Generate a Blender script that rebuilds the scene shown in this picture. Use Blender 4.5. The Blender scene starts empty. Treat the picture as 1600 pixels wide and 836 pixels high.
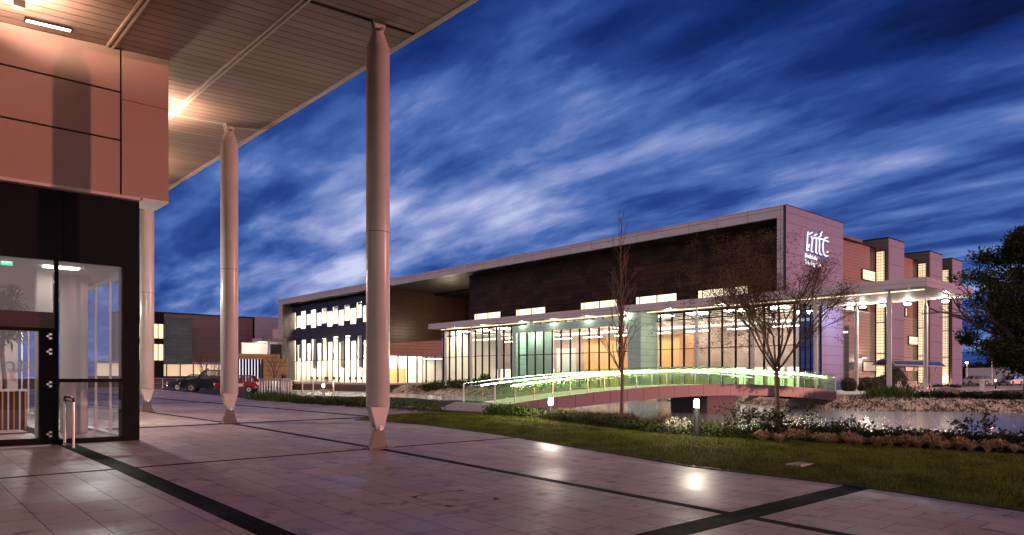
import bpy, bmesh, math, random
from math import radians, sin, cos, pi
from mathutils import Vector, Matrix
random.seed(7)
S = bpy.context.scene
COL = S.collection

# ---------------------------------------------------------------- camera
CA, SA = 0.744, 0.668          # cosine and sine of the camera's yaw
EYE = 1.5
cam_d = bpy.data.cameras.new("camera"); cam = bpy.data.objects.new("camera", cam_d); COL.objects.link(cam)
cam.location = (0, 0, EYE); cam.rotation_euler = (radians(90), 0, -radians(41.9))
cam_d.sensor_width = 36; cam_d.lens = 25.45; cam_d.shift_y = 0.1081
cam_d.clip_start = 0.1; cam_d.clip_end = 6000
S.camera = cam

# ---------------------------------------------------------------- sky
W = bpy.data.worlds.new("World"); S.world = W; W.use_nodes = True
nt = W.node_tree; N = nt.nodes; L = nt.links; N.clear()
def wn(t, **k):
    n = N.new(t)
    for a, b in k.items(): setattr(n, a, b)
    return n
def wmath(op, a, b=None, clamp=False):
    n = wn('ShaderNodeMath', operation=op, use_clamp=clamp)
    for i, v in enumerate((a, b)):
        if v is None: continue
        if isinstance(v, (int, float)): n.inputs[i].default_value = v
        else: L.new(v, n.inputs[i])
    return n.outputs[0]
tc = wn('ShaderNodeTexCoord'); sep = wn('ShaderNodeSeparateXYZ'); L.new(tc.outputs['Generated'], sep.inputs[0])
zz = wmath('MAXIMUM', sep.outputs[2], 0.0)
den = wmath('ADD', zz, 0.16)
# the cloud layer, stretched along the wind (towards the left of the view)
px_ = wmath('DIVIDE', sep.outputs[0], den); py_ = wmath('DIVIDE', sep.outputs[1], den)
com = wn('ShaderNodeCombineXYZ'); L.new(px_, com.inputs[0]); L.new(py_, com.inputs[1])
mp = wn('ShaderNodeMapping'); L.new(com.outputs[0], mp.inputs[0])
mp.inputs['Rotation'].default_value = (0, 0, radians(-15)); mp.inputs['Scale'].default_value = (0.9, 0.30, 1)
mp.inputs['Location'].default_value = (3.1, 0.35, 0)
n1 = wn('ShaderNodeTexNoise'); n1.inputs['Scale'].default_value = 1.15; n1.inputs['Detail'].default_value = 3; n1.inputs['Roughness'].default_value = 0.5
n2 = wn('ShaderNodeTexNoise'); n2.inputs['Scale'].default_value = 4.8; n2.inputs['Detail'].default_value = 5; n2.inputs['Roughness'].default_value = 0.54; n2.inputs['Distortion'].default_value = 0.15
L.new(mp.outputs[0], n1.inputs['Vector']); mp2 = wn('ShaderNodeMapping'); L.new(com.outputs[0], mp2.inputs[0]); mp2.inputs['Rotation'].default_value = (0, 0, radians(-12)); mp2.inputs['Scale'].default_value = (1.0, 0.36, 1)
L.new(mp2.outputs[0], n2.inputs['Vector'])
# brighter low on the left, darker high on the right
rt = wmath('SUBTRACT', wmath('MULTIPLY', sep.outputs[0], CA), wmath('MULTIPLY', sep.outputs[1], SA))
g = wmath('SUBTRACT', 0.705, wmath('MULTIPLY', wmath('MAXIMUM', wmath('SUBTRACT', zz, 0.13), 0.0), 0.72)); g = wmath('SUBTRACT', g, wmath('MULTIPLY', wmath('MULTIPLY', wmath('MAXIMUM', rt, 0.0), wmath('MAXIMUM', wmath('SUBTRACT', zz, 0.2), 0.0)), 2.2))
g = wmath('SUBTRACT', g, wmath('MULTIPLY', wmath('MAXIMUM', wmath('SUBTRACT', 0.12, zz), 0.0), 0.9))
f = wmath('ADD', wmath('MULTIPLY', wmath('SUBTRACT', n1.outputs[0], 0.5), 1.15), wmath('MULTIPLY', wmath('SUBTRACT', n2.outputs[0], 0.5), 0.95))
f = wmath('ADD', f, g)
ramp = wn('ShaderNodeValToRGB'); L.new(f, ramp.inputs[0]); cr = ramp.color_ramp
cr.elements[0].position = 0.16; cr.elements[0].color = (0.0028, 0.006, 0.045, 1)
cr.elements[1].position = 0.98; cr.elements[1].color = (0.46, 0.49, 0.70, 1)
for p, c in ((0.36, (0.005, 0.021, 0.125, 1)), (0.52, (0.018, 0.048, 0.21, 1)), (0.66, (0.056, 0.115, 0.34, 1)), (0.80, (0.19, 0.24, 0.48, 1))):
    e = cr.elements.new(p); e.color = c
# the physical dusk sky adds its share
ns = wn('ShaderNodeTexSky', sky_type='NISHITA'); ns.sun_disc = False
ns.sun_elevation = radians(3.3); ns.sun_rotation = radians(133)
# unseen afterglow added behind the camera to light facing walls and paving
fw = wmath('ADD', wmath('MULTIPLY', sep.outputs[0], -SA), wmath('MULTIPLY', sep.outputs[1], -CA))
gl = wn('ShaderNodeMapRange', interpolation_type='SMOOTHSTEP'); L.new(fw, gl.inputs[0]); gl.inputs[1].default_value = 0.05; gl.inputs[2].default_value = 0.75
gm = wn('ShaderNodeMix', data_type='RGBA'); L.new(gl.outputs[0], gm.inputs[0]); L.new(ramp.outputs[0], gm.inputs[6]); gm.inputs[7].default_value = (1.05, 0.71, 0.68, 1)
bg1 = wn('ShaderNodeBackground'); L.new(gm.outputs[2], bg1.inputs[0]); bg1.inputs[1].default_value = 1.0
bg2 = wn('ShaderNodeBackground'); L.new(ns.outputs[0], bg2.inputs[0]); bg2.inputs[1].default_value = 0.001
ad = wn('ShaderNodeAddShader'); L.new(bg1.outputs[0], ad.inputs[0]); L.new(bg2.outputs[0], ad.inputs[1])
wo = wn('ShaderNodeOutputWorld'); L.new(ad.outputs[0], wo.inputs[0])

# ---------------------------------------------------------------- the last low light, from the right
sd = bpy.data.lights.new("low_sun", 'SUN'); sd.energy = 1.5; sd.angle = radians(0.5); sd.color = (1.0, 0.36, 0.28)
so = bpy.data.objects.new("low_sun", sd); COL.objects.link(so)
el = radians(3.3); dv = Vector((0.726 * cos(el), -0.687 * cos(el), sin(el)))
so.rotation_euler = (dv).to_track_quat('Z', 'Y').to_euler()

S.view_settings.view_transform = 'Standard'; S.view_settings.look = 'None'
S.view_settings.exposure = 0.38; S.view_settings.gamma = 1; S.view_settings.use_curve_mapping = False
S.render.engine = 'CYCLES'
cy = S.cycles
cy.use_denoising = True; cy.max_bounces = 6; cy.diffuse_bounces = 3; cy.glossy_bounces = 3
cy.transmission_bounces = 4; cy.transparent_max_bounces = 16; cy.caustics_reflective = False; cy.caustics_refractive = False
cy.sample_clamp_indirect = 4.0; cy.use_light_tree = True

# ---------------------------------------------------------------- materials
def mat(name, col, rough=0.6, metal=0.0, var=0.12, scale=3.0, bump=0.0, bscale=30.0, emit=None, es=0.0, spec=0.5, stretch=(1, 1, 1), coat=0):
    m = bpy.data.materials.new(name); m.use_nodes = True
    n = m.node_tree.nodes; l = m.node_tree.links; b = n['Principled BSDF']
    b.inputs['Roughness'].default_value = rough; b.inputs['Metallic'].default_value = metal
    b.inputs['Specular IOR Level'].default_value = spec
    b.inputs['Base Color'].default_value = (*col, 1)
    if coat: b.inputs['Coat Weight'].default_value = coat
    if var or bump:
        t = n.new('ShaderNodeTexCoord'); mpp = n.new('ShaderNodeMapping'); mpp.inputs['Scale'].default_value = stretch
        g_ = n.new('ShaderNodeNewGeometry')
        l.new(g_.outputs['Position'], mpp.inputs[0])
    if var:
        q = n.new('ShaderNodeTexNoise'); q.inputs['Scale'].default_value = scale; q.inputs['Detail'].default_value = 5
        l.new(mpp.outputs[0], q.inputs['Vector'])
        r = n.new('ShaderNodeValToRGB'); r.color_ramp.elements[0].position = 0.3; r.color_ramp.elements[1].position = 0.7
        r.color_ramp.elements[0].color = (*[c * (1 - var) for c in col], 1); r.color_ramp.elements[1].color = (*[min(1, c * (1 + var)) for c in col], 1)
        l.new(q.outputs[0], r.inputs[0]); l.new(r.outputs[0], b.inputs['Base Color'])
        mr = n.new('ShaderNodeMapRange'); mr.inputs[3].default_value = max(0.02, rough - 0.06); mr.inputs[4].default_value = min(1, rough + 0.06)
        l.new(q.outputs[0], mr.inputs[0]); l.new(mr.outputs[0], b.inputs['Roughness'])
    if bump:
        q2 = n.new('ShaderNodeTexNoise'); q2.inputs['Scale'].default_value = bscale; q2.inputs['Detail'].default_value = 4
        l.new(mpp.outputs[0], q2.inputs['Vector'])
        bm_ = n.new('ShaderNodeBump'); bm_.inputs['Strength'].default_value = bump; bm_.inputs['Distance'].default_value = 0.05
        l.new(q2.outputs[0], bm_.inputs['Height']); l.new(bm_.outputs[0], b.inputs['Normal'])
    if emit:
        b.inputs['Emission Color'].default_value = (*emit, 1); b.inputs['Emission Strength'].default_value = es
    return m

def emis(name, col, s):
    m = bpy.data.materials.new(name); m.use_nodes = True
    n = m.node_tree.nodes; b = n['Principled BSDF']
    b.inputs['Base Color'].default_value = (*[min(0.8, c) for c in col], 1)
    b.inputs['Emission Color'].default_value = (*col, 1); b.inputs['Emission Strength'].default_value = s
    return m

def panelmat(name, col, axes, w, h, joint=0.012, rough=0.45, metal=0.0, var=0.10, offset=0.0, dark=0.12, origin=(0, 0), bump=0.3, nvar=0.08, nscale=0.6, spec=0.5):
    """cladding with real joints: brick texture laid on two world axes"""
    m = bpy.data.materials.new(name); m.use_nodes = True
    n = m.node_tree.nodes; l = m.node_tree.links; b = n['Principled BSDF']
    g_ = n.new('ShaderNodeNewGeometry'); s_ = n.new('ShaderNodeSeparateXYZ'); l.new(g_.outputs['Position'], s_.inputs[0])
    c_ = n.new('ShaderNodeCombineXYZ')
    for i, a in enumerate(axes):
        ad_ = n.new('ShaderNodeMath'); ad_.inputs[1].default_value = 500 * (w, h)[i] - origin[i]
        l.new(s_.outputs[a], ad_.inputs[0]); l.new(ad_.outputs[0], c_.inputs[i])
    t = n.new('ShaderNodeTexBrick'); l.new(c_.outputs[0], t.inputs['Vector'])
    t.offset = offset; t.inputs['Scale'].default_value = 1; t.inputs['Brick Width'].default_value = w; t.inputs['Row Height'].default_value = h
    t.inputs['Mortar Size'].default_value = joint; t.inputs['Mortar Smooth'].default_value = 0.1; t.inputs['Bias'].default_value = 0
    t.inputs['Color1'].default_value = (*[c * (1 - var) for c in col], 1); t.inputs['Color2'].default_value = (*[min(1, c * (1 + var)) for c in col], 1)
    t.inputs['Mortar'].default_value = (*[c * dark for c in col], 1)
    q = n.new('ShaderNodeTexNoise'); q.inputs['Scale'].default_value = nscale; q.inputs['Detail'].default_value = 6; l.new(g_.outputs['Position'], q.inputs['Vector'])
    mr = n.new('ShaderNodeMapRange'); mr.inputs[3].default_value = 1 - nvar * 2; mr.inputs[4].default_value = 1 + nvar * 2; l.new(q.outputs[0], mr.inputs[0])
    mx = n.new('ShaderNodeVectorMath'); mx.operation = 'SCALE'; l.new(t.outputs['Color'], mx.inputs[0]); l.new(mr.outputs[0], mx.inputs['Scale'])
    l.new(mx.outputs[0], b.inputs['Base Color'])
    b.inputs['Roughness'].default_value = rough; b.inputs['Metallic'].default_value = metal; b.inputs['Specular IOR Level'].default_value = spec
    bm_ = n.new('ShaderNodeBump'); bm_.invert = True; bm_.inputs['Strength'].default_value = bump; bm_.inputs['Distance'].default_value = 0.02
    l.new(t.outputs['Fac'], bm_.inputs['Height']); l.new(bm_.outputs[0], b.inputs['Normal'])
    return m

def glassmat(name, tint=(1, 1, 1), refl=0.06, rough=0.0, top=0.95):
    m = bpy.data.materials.new(name); m.use_nodes = True
    n = m.node_tree.nodes; l = m.node_tree.links; n.clear()
    o = n.new('ShaderNodeOutputMaterial'); mx = n.new('ShaderNodeMixShader'); tr = n.new('ShaderNodeBsdfTransparent'); gl = n.new('ShaderNodeBsdfGlossy')
    tr.inputs[0].default_value = (*tint, 1); gl.inputs['Roughness'].default_value = rough; gl.inputs[0].default_value = (0.9, 0.95, 1, 1)
    lw = n.new('ShaderNodeLayerWeight'); lw.inputs[0].default_value = 0.12
    mr = n.new('ShaderNodeMapRange'); mr.inputs[3].default_value = refl; mr.inputs[4].default_value = top; l.new(lw.outputs['Fresnel'], mr.inputs[0])
    l.new(mr.outputs[0], mx.inputs[0]); l.new(tr.outputs[0], mx.inputs[1]); l.new(gl.outputs[0], mx.inputs[2]); l.new(mx.outputs[0], o.inputs[0])
    return m

def leafmat(name, c1, c2, scale=2.0, rough=0.55, trans=0.25):
    m = bpy.data.materials.new(name); m.use_nodes = True
    n = m.node_tree.nodes; l = m.node_tree.links; b = n['Principled BSDF']
    g_ = n.new('ShaderNodeNewGeometry'); q = n.new('ShaderNodeTexNoise'); q.inputs['Scale'].default_value = scale; q.inputs['Detail'].default_value = 3
    l.new(g_.outputs['Position'], q.inputs['Vector'])
    a_ = n.new('ShaderNodeMath'); l.new(q.outputs[0], a_.inputs[0])
    r_ = n.new('ShaderNodeMath'); r_.operation = 'MULTIPLY_ADD'; r_.inputs[1].default_value = 0.5; r_.inputs[2].default_value = -0.25
    l.new(g_.outputs['Random Per Island'], r_.inputs[0]); l.new(r_.outputs[0], a_.inputs[1])
    r = n.new('ShaderNodeValToRGB'); r.color_ramp.elements[0].position = 0.3; r.color_ramp.elements[1].position = 0.7
    r.color_ramp.elements[0].color = (*c1, 1); r.color_ramp.elements[1].color = (*c2, 1)
    l.new(a_.outputs[0], r.inputs[0]); l.new(r.outputs[0], b.inputs['Base Color']); b.inputs['Roughness'].default_value = rough
    b.inputs['Specular IOR Level'].default_value = 0.08
    t = n.new('ShaderNodeBsdfTranslucent'); l.new(r.outputs[0], t.inputs[0]); mx = n.new('ShaderNodeMixShader'); mx.inputs[0].default_value = trans
    l.new(b.outputs[0], mx.inputs[1]); l.new(t.outputs[0], mx.inputs[2]); l.new(mx.outputs[0], n['Material Output'].inputs[0])
    return m

M = {}
M['steel_paint'] = mat('steel_paint', (0.50, 0.475, 0.465), 0.30, 0.0, 0.09, 1.2, bump=0.02, bscale=60)
M['wedge_paint'] = mat('wedge_paint', (0.10, 0.085, 0.085), 0.45, 0.0, 0.1, 4)
M['steel'] = mat('brushed_steel', (0.6, 0.6, 0.6), 0.25, 1.0, 0.05, 20)
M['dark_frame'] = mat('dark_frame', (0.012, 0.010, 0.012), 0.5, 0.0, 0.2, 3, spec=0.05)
M['black_panel'] = panelmat('black_panel', (0.010, 0.010, 0.014), (0, 2), 1.62, 3.0, rough=0.4, var=0.03, dark=0.3, spec=0.06)
M['white_frame'] = mat('white_frame', (0.75, 0.75, 0.75), 0.4, 0, 0.04, 3)
M['plaster'] = mat('plaster', (0.74, 0.71, 0.68), 0.8, 0, 0.05, 1)
M['glass'] = glassmat('clear_glass', (0.88, 0.92, 0.95), 0.05, top=0.6)
M['side_glass'] = glassmat('coated_side_glass', (0.9, 0.93, 0.95), 0.03, top=0.12)
M['far_glass'] = glassmat('facade_glass', (0.94, 0.96, 0.93), 0.03, top=0.35)
M['green_glass'] = glassmat('green_glass', (0.80, 0.93, 0.76), 0.06)
nt_ = M['green_glass'].node_tree; tl = nt_.nodes.new('ShaderNodeBsdfTranslucent'); tl.inputs[0].default_value = (0.70, 0.82, 0.52, 1)
mx_ = nt_.nodes.new('ShaderNodeMixShader'); mx_.inputs[0].default_value = 0.09; out_ = [x for x in nt_.nodes if x.type == 'OUTPUT_MATERIAL'][0]
nt_.links.new(out_.inputs[0].links[0].from_socket, mx_.inputs[1]); nt_.links.new(tl.outputs[0], mx_.inputs[2]); nt_.links.new(mx_.outputs[0], out_.inputs[0])
M['clad_white'] = panelmat('silver_cladding', (0.40, 0.37, 0.40), (1, 2), 3.0, 0.82, 0.02, 0.4, var=0.06, dark=0.2)
M['clad_side'] = panelmat('dusk_tinted_side_cladding', (0.078, 0.100, 0.25), (0, 2), 3.6, 0.84, 0.022, 0.42, var=0.05, dark=0.15, origin=(57, 0.2))  # side copy of the silver panels, blue dusk light put into the colour
M['clad_block'] = panelmat('block_cladding', (0.080, 0.095, 0.21), (0, 2), 12.0, 1.9, 0.04, 0.45, var=0.05, dark=0.15)
M['shingle'] = panelmat('black_shingle', (0.036, 0.019, 0.012), (1, 2), 1.5, 0.52, 0.02, 0.45, var=0.35, offset=0.5, dark=0.2, bump=0.8, nvar=0.25, spec=0.12)
M['soffit_shingle'] = panelmat('black_soffit', (0.022, 0.018, 0.018), (1, 0), 1.5, 0.6, 0.02, 0.5, var=0.5, offset=0.5, dark=0.2, bump=0.8, nvar=0.3)
M['copper'] = panelmat('brown_copper_cladding', (0.066, 0.033, 0.025), (0, 2), 1.2, 0.5, 0.02, 0.42, metal=0.0, var=0.12, offset=0.5, dark=0.25, bump=0.6, nvar=0.12)
M['maroon'] = panelmat('maroon_cladding', (0.13, 0.035, 0.037), (0, 2), 40.0, 0.30, 0.03, 0.5, var=0.06, dark=0.45, bump=0.8)
M['ribbed_grey'] = panelmat('ribbed_grey_cladding', (0.19, 0.155, 0.14), (0, 2), 40.0, 0.32, 0.025, 0.5, var=0.04, dark=0.5, bump=0.8)
M['side_dark'] = panelmat('dark_side_cladding', (0.060, 0.045, 0.045), (1, 2), 20.0, 0.5, 0.02, 0.5, var=0.05, dark=0.4)
M['navy'] = panelmat('navy_wall', (0.028, 0.028, 0.055), (1, 2), 3.0, 1.0, 0.015, 0.45, var=0.05, dark=0.4)
M['teal_f'] = panelmat('green_patina_front', (0.34, 0.50, 0.42), (1, 2), 1.6, 0.55, 0.012, 0.5, var=0.08, dark=0.4, offset=0.5)
M['teal_s'] = panelmat('green_patina_side', (0.36, 0.50, 0.43), (0, 2), 1.6, 0.62, 0.016, 0.5, var=0.08, dark=0.35, offset=0.5)
M['timber'] = panelmat('orange_timber', (0.62, 0.33, 0.15), (1, 2), 1.2, 3.2, 0.012, 0.5, var=0.06, dark=0.5)
M['tan'] = panelmat('tan_boards', (0.42, 0.24, 0.12), (0, 2), 30.0, 0.62, 0.03, 0.6, var=0.08, dark=0.4)
M['shed_side'] = panelmat('mauve_shed_cladding', (0.15, 0.075, 0.095), (0, 2), 14.0, 0.9, 0.03, 0.5, var=0.05, dark=0.6)
M['shed_light'] = panelmat('pale_shed_cladding', (0.32, 0.25, 0.34), (0, 2), 8.0, 0.9, 0.03, 0.5, var=0.04, dark=0.75)
M['slate'] = panelmat('slate_cladding', (0.050, 0.066, 0.082), (0, 2), 2.0, 0.7, 0.03, 0.45, var=0.2, offset=0.5, dark=0.3)
M['concrete'] = mat('concrete', (0.36, 0.33, 0.31), 0.8, 0, 0.15, 2, bump=0.2)
M['stone_purple'] = mat('pier_stone', (0.13, 0.085, 0.09), 0.7, 0, 0.35, 8, bump=0.5, bscale=14)
M['fascia_bridge'] = panelmat('bridge_steel_panels', (0.12, 0.068, 0.092), (0, 2), 1.18, 9.0, 0.022, 0.42, var=0.05, dark=0.12, origin=(23, 3))
M['deck'] = mat('pale_deck', (0.62, 0.58, 0.46), 0.6, 0, 0.08, 5)
M['fascia'] = mat('rust_white_panel', (0.60, 0.50, 0.47), 0.55, 0, 0.03, 2)
M['rubber'] = mat('black_rubber', (0.012, 0.012, 0.013), 0.7, 0, 0.1, 5)
M['bark_a'] = mat('reddish_bark', (0.11, 0.058, 0.040), 0.85, 0, 0.3, 12, bump=0.6, bscale=30)
M['bark_b'] = mat('brown_bark', (0.085, 0.055, 0.035), 0.85, 0, 0.35, 12, bump=0.6, bscale=30)
M['soil'] = mat('soil', (0.035, 0.024, 0.016), 0.95, 0, 0.4, 4, bump=0.6, bscale=9)
M['asphalt'] = mat('asphalt', (0.060, 0.055, 0.058), 0.6, 0, 0.25, 2, bump=0.2, bscale=60)
M['path'] = mat('pale_path', (0.42, 0.36, 0.33), 0.65, 0, 0.12, 2, bump=0.1)
M['kerb'] = mat('dark_kerb', (0.035, 0.024, 0.024), 0.6, 0, 0.3, 5)
M['rock'] = mat('boulder_stone', (0.32, 0.25, 0.22), 0.8, 0, 0.3, 3, bump=0.6, bscale=6)
M['pebble'] = leafmat('pebbles', (0.08, 0.06, 0.05), (0.72, 0.60, 0.46), 1.0, 0.7, 0.0)

# ---------------------------------------------------------------- mesh helpers
ORG = {}
def org(p):
    return ORG.get(p.name, Vector((0, 0, 0))) if p else Vector((0, 0, 0))
def tag(o, label=None, cat=None, group=None, kind=None):
    if label: o['label'] = label
    if cat: o['category'] = cat
    if group: o['group'] = group
    if kind: o['kind'] = kind
    return o
def thing(name, loc, label, cat, group=None, rz=0, local=False):
    """an Empty at the thing's base; its parts are given in world coordinates (or local ones)"""
    o = bpy.data.objects.new(name, None); COL.objects.link(o); o.location = loc; o.rotation_euler = (0, 0, rz)
    o.empty_display_size = 0.2
    ORG[o.name] = Vector((0, 0, 0)) if local else Vector(loc)
    return tag(o, label, cat, group)
def copy_tree(o, parent=None):
    c = o.copy(); COL.objects.link(c); c.parent = parent
    for ch in [x for x in bpy.data.objects if x.parent == o]:
        copy_tree(ch, c)
    return c

class MB:
    def __init__(s): s.v = []; s.f = []; s.sm = []
    def add(s, vs, fs, smooth=False):
        b = len(s.v); s.v += [tuple(p) for p in vs]; s.f += [tuple(b + i for i in f) for f in fs]; s.sm += [smooth] * len(fs); return s
    def box(s, x0, x1, y0, y1, z0, z1):
        if x0 > x1: x0, x1 = x1, x0
        if y0 > y1: y0, y1 = y1, y0
        if z0 > z1: z0, z1 = z1, z0
        return s.add([(x0, y0, z0), (x1, y0, z0), (x1, y1, z0), (x0, y1, z0), (x0, y0, z1), (x1, y0, z1), (x1, y1, z1), (x0, y1, z1)],
                     [(0, 3, 2, 1), (4, 5, 6, 7), (0, 1, 5, 4), (1, 2, 6, 5), (2, 3, 7, 6), (3, 0, 4, 7)])
    def tube(s, p0, p1, r0, r1=None, n=10, caps=True):
        r1 = r0 if r1 is None else r1
        p0 = Vector(p0); p1 = Vector(p1); d = (p1 - p0)
        if d.length < 1e-6: return s
        d.normalize(); a = d.orthogonal().normalized(); b = d.cross(a)
        vs = []
        for p, r in ((p0, r0), (p1, r1)):
            for i in range(n):
                t = 2 * pi * i / n; vs.append(p + a * (r * cos(t)) + b * (r * sin(t)))
        s.add(vs, [(i, (i + 1) % n, n + (i + 1) % n, n + i) for i in range(n)], True)
        if caps:
            s.add([vs[i] for i in range(n)][::-1], [tuple(range(n))]); s.add([vs[n + i] for i in range(n)], [tuple(range(n))])
        return s
    def path(s, pts, r, n=8):
        for a, b in zip(pts[:-1], pts[1:]): s.tube(a, b, r, r, n)
        return s
    def lathe(s, prof, c=(0, 0, 0), n=24, smooth=True):
        vs = []
        for r, z in prof:
            for i in range(n):
                t = 2 * pi * i / n; vs.append((c[0] + r * cos(t), c[1] + r * sin(t), c[2] + z))
        fs = []
        for k in range(len(prof) - 1):
            for i in range(n):
                j = (i + 1) % n; fs.append((k * n + i, k * n + j, (k + 1) * n + j, (k + 1) * n + i))
        s.add(vs, fs, smooth); return s
    def loft(s, sections, smooth=True, close=True, caps=True):
        n = len(sections[0]); vs = [p for sec in sections for p in sec]; fs = []
        for k in range(len(sections) - 1):
            for i in range(n if close else n - 1):
                j = (i + 1) % n; fs.append((k * n + i, k * n + j, (k + 1) * n + j, (k + 1) * n + i))
        s.add(vs, fs, smooth)
        if caps and close:
            s.add(sections[0][::-1], [tuple(range(n))]); s.add(sections[-1], [tuple(range(n))])
        return s
    def prism(s, poly, axis, a, b):
        """2-D outline pushed along an axis from a to b"""
        def P(q, t):
            return {0: (t, q[0], q[1]), 1: (q[0], t, q[1]), 2: (q[0], q[1], t)}[axis]
        n = len(poly); vs = [P(q, a) for q in poly] + [P(q, b) for q in poly]
        s.add(vs, [tuple(range(n))[::-1], tuple(range(n, 2 * n))] + [(i, (i + 1) % n, n + (i + 1) % n, n + i) for i in range(n)]); return s
    def build(s, name, m, parent=None, bevel=0):
        me = bpy.data.meshes.new(name); o_ = org(parent)
        me.from_pydata([(v[0] - o_.x, v[1] - o_.y, v[2] - o_.z) for v in s.v], [], s.f)
        me.polygons.foreach_set('use_smooth', s.sm); me.materials.append(M[m] if isinstance(m, str) else m)
        bm = bmesh.new(); bm.from_mesh(me); bmesh.ops.recalc_face_normals(bm, faces=bm.faces)
        bm.to_mesh(me); bm.free(); me.update()
        o = bpy.data.objects.new(name, me); COL.objects.link(o)
        if parent: o.parent = parent
        ORG[o.name] = o_.copy()
        if bevel:
            bv = o.modifiers.new('bevel', 'BEVEL'); bv.width = bevel; bv.segments = 2; bv.limit_method = 'ANGLE'; bv.angle_limit = radians(35)
        return o
def raw(name, vs, fs, m, parent=None, smooth=False):
    me = bpy.data.meshes.new(name); o_ = org(parent)
    me.from_pydata([(v[0] - o_.x, v[1] - o_.y, v[2] - o_.z) for v in vs], [], fs); me.materials.append(M[m] if isinstance(m, str) else m)
    if smooth: me.polygons.foreach_set('use_smooth', [True] * len(fs))
    o = bpy.data.objects.new(name, me); COL.objects.link(o)
    if parent: o.parent = parent
    ORG[o.name] = o_.copy()
    return o
def lamp(name, loc, energy, color=(1, 0.85, 0.65), r=0.1, kind='POINT', rot=None, size=(1, 1), spot=None, parent=None):
    d = bpy.data.lights.new(name, kind); d.energy = energy; d.color = color
    if kind == 'AREA': d.shape = 'RECTANGLE'; d.size, d.size_y = size
    else: d.shadow_soft_size = r
    if spot: d.spot_size = radians(spot); d.spot_blend = 0.6
    o = bpy.data.objects.new(name, d); COL.objects.link(o)
    o.location = Vector(loc) - org(parent) if parent else loc
    if rot: o.rotation_euler = rot
    if parent: o.parent = parent
    return o

# measured directions: a horizontal position of the 1600-wide picture gives u per v along that line of sight
F = 1131.0
def ratio(px):
    t = (px - 800) / F; return (CA - SA * t) / (SA + CA * t)
def u_on_v(px, v): return v * ratio(px)
def v_on_u(px, u): return u / ratio(px)
def depth(v, u): return CA * u + SA * v
def z_at(py, v, u): return EYE + (591 - py) / F * depth(v, u)

# ---------------------------------------------------------------- ground heights
GB = [(-3000, -1.2), (-14, -0.715), (13.43, 0.0), (21.85, 0.15), (30.3, 0.2), (60, 0.34), (90, 0.4), (3000, 0.4)]
def gu(u):
    for (a, za), (b, zb) in zip(GB[:-1], GB[1:]):
        if u <= b: return za + (zb - za) * (u - a) / (b - a)
    return 0.4
def G(v, u): return gu(u) + 0.004 * (max(-20, min(60, v)) - 8.2)
def gp(px, py, dz=0.0):
    """the spot of ground seen in one direction"""
    t = (px - 800) / F; k = (py - 591) / F
    lo, hi = 1.0, 400.0
    for _ in range(50):
        Z = (lo + hi) / 2
        if EYE - k * Z > G(Z * (SA + CA * t), Z * (CA - SA * t)) + dz: lo = Z
        else: hi = Z
    return (Z * (SA + CA * t), Z * (CA - SA * t))
WATER = -0.6
def at_d(px, Z):
    X = (px - 800) / F * Z; return (CA * X + SA * Z, -SA * X + CA * Z)
NEAR = [at_d(p, Z) for p, Z in ((985, 27), (1060, 23.2), (1150, 20.6), (1300, 19.2), (1450, 18.6), (1600, 18.4), (1750, 18.6))]
POND = [(26, 56), (25.5, 48), (26.7, 44.6), (28.2, 38), (26.6, 32), (25.6, 27.5)] + NEAR + [(32, -16), (50, -26), (66, -24), (66, -8), (58, 4),
        (52.5, 12), (48.6, 18), (48.2, 22.5), (50.5, 27), (54.2, 32), (53.5, 42), (53, 55), (54, 68), (56.0, 80), (57.4, 88), (58.9, 93), (58.98, 97), (58.98, 128), (52, 112), (40, 84), (30, 63)]
IFAR = POND.index((66, -8))
def seg_d(p, a, b):
    ax, ay = a; bx, by = b; dx, dy = bx - ax, by - ay; t = ((p[0] - ax) * dx + (p[1] - ay) * dy) / (dx * dx + dy * dy); t = max(0, min(1, t))
    return math.hypot(p[0] - ax - t * dx, p[1] - ay - t * dy)
def inside(p, poly):
    c = False; n = len(poly); j = n - 1
    for i in range(n):
        xi, yi = poly[i]; xj, yj = poly[j]
        if (yi > p[1]) != (yj > p[1]) and p[0] < (xj - xi) * (p[1] - yi) / (yj - yi) + xi: c = not c
        j = i
    return c
def pond_d(p):
    d = min(seg_d(p, POND[i], POND[(i + 1) % len(POND)]) for i in range(len(POND)))
    return -d if inside(p, POND) else d
# ================================================================ GROUND
def axis(lo, hi, step, outer):
    a = []; x = lo
    while x <= hi: a.append(x); x += step
    return sorted(set([-o for o in outer] + a + list(outer)))
xs = axis(-16, 72, 0.7, [120, 200, 400, 900, 2500]); ys = axis(-30, 134, 0.7, [200, 400, 900, 2500])
vs, fs = [], []
BANK = 2.4
def bank_w(x, y): return 0.9 if (x < 33 and y < 33) else BANK
for y in ys:
    for x in xs:
        z = G(x, y) - 0.03
        if 20 < x < 70 and -32 < y < 132:
            d = pond_d((x, y))
            if d < bank_w(x, y):
                zb = WATER - 0.12 + (z - WATER + 0.12) * max(0, d) / bank_w(x, y) if d > 0 else WATER - 0.12 + max(-0.7, d * 0.35)
                z = min(z, zb)
        vs.append((x, y, z))
nx = len(xs)
for j in range(len(ys) - 1):
    for i in range(nx - 1): fs.append((j * nx + i, j * nx + i + 1, (j + 1) * nx + i + 1, (j + 1) * nx + i))
M['earth'] = mat('dark_turf_ground', (0.030, 0.032, 0.014), 0.95, 0, 0.4, 1.5, bump=0.5, bscale=12)
tag(raw('ground', vs, fs, 'earth', smooth=True), kind='structure')

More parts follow.
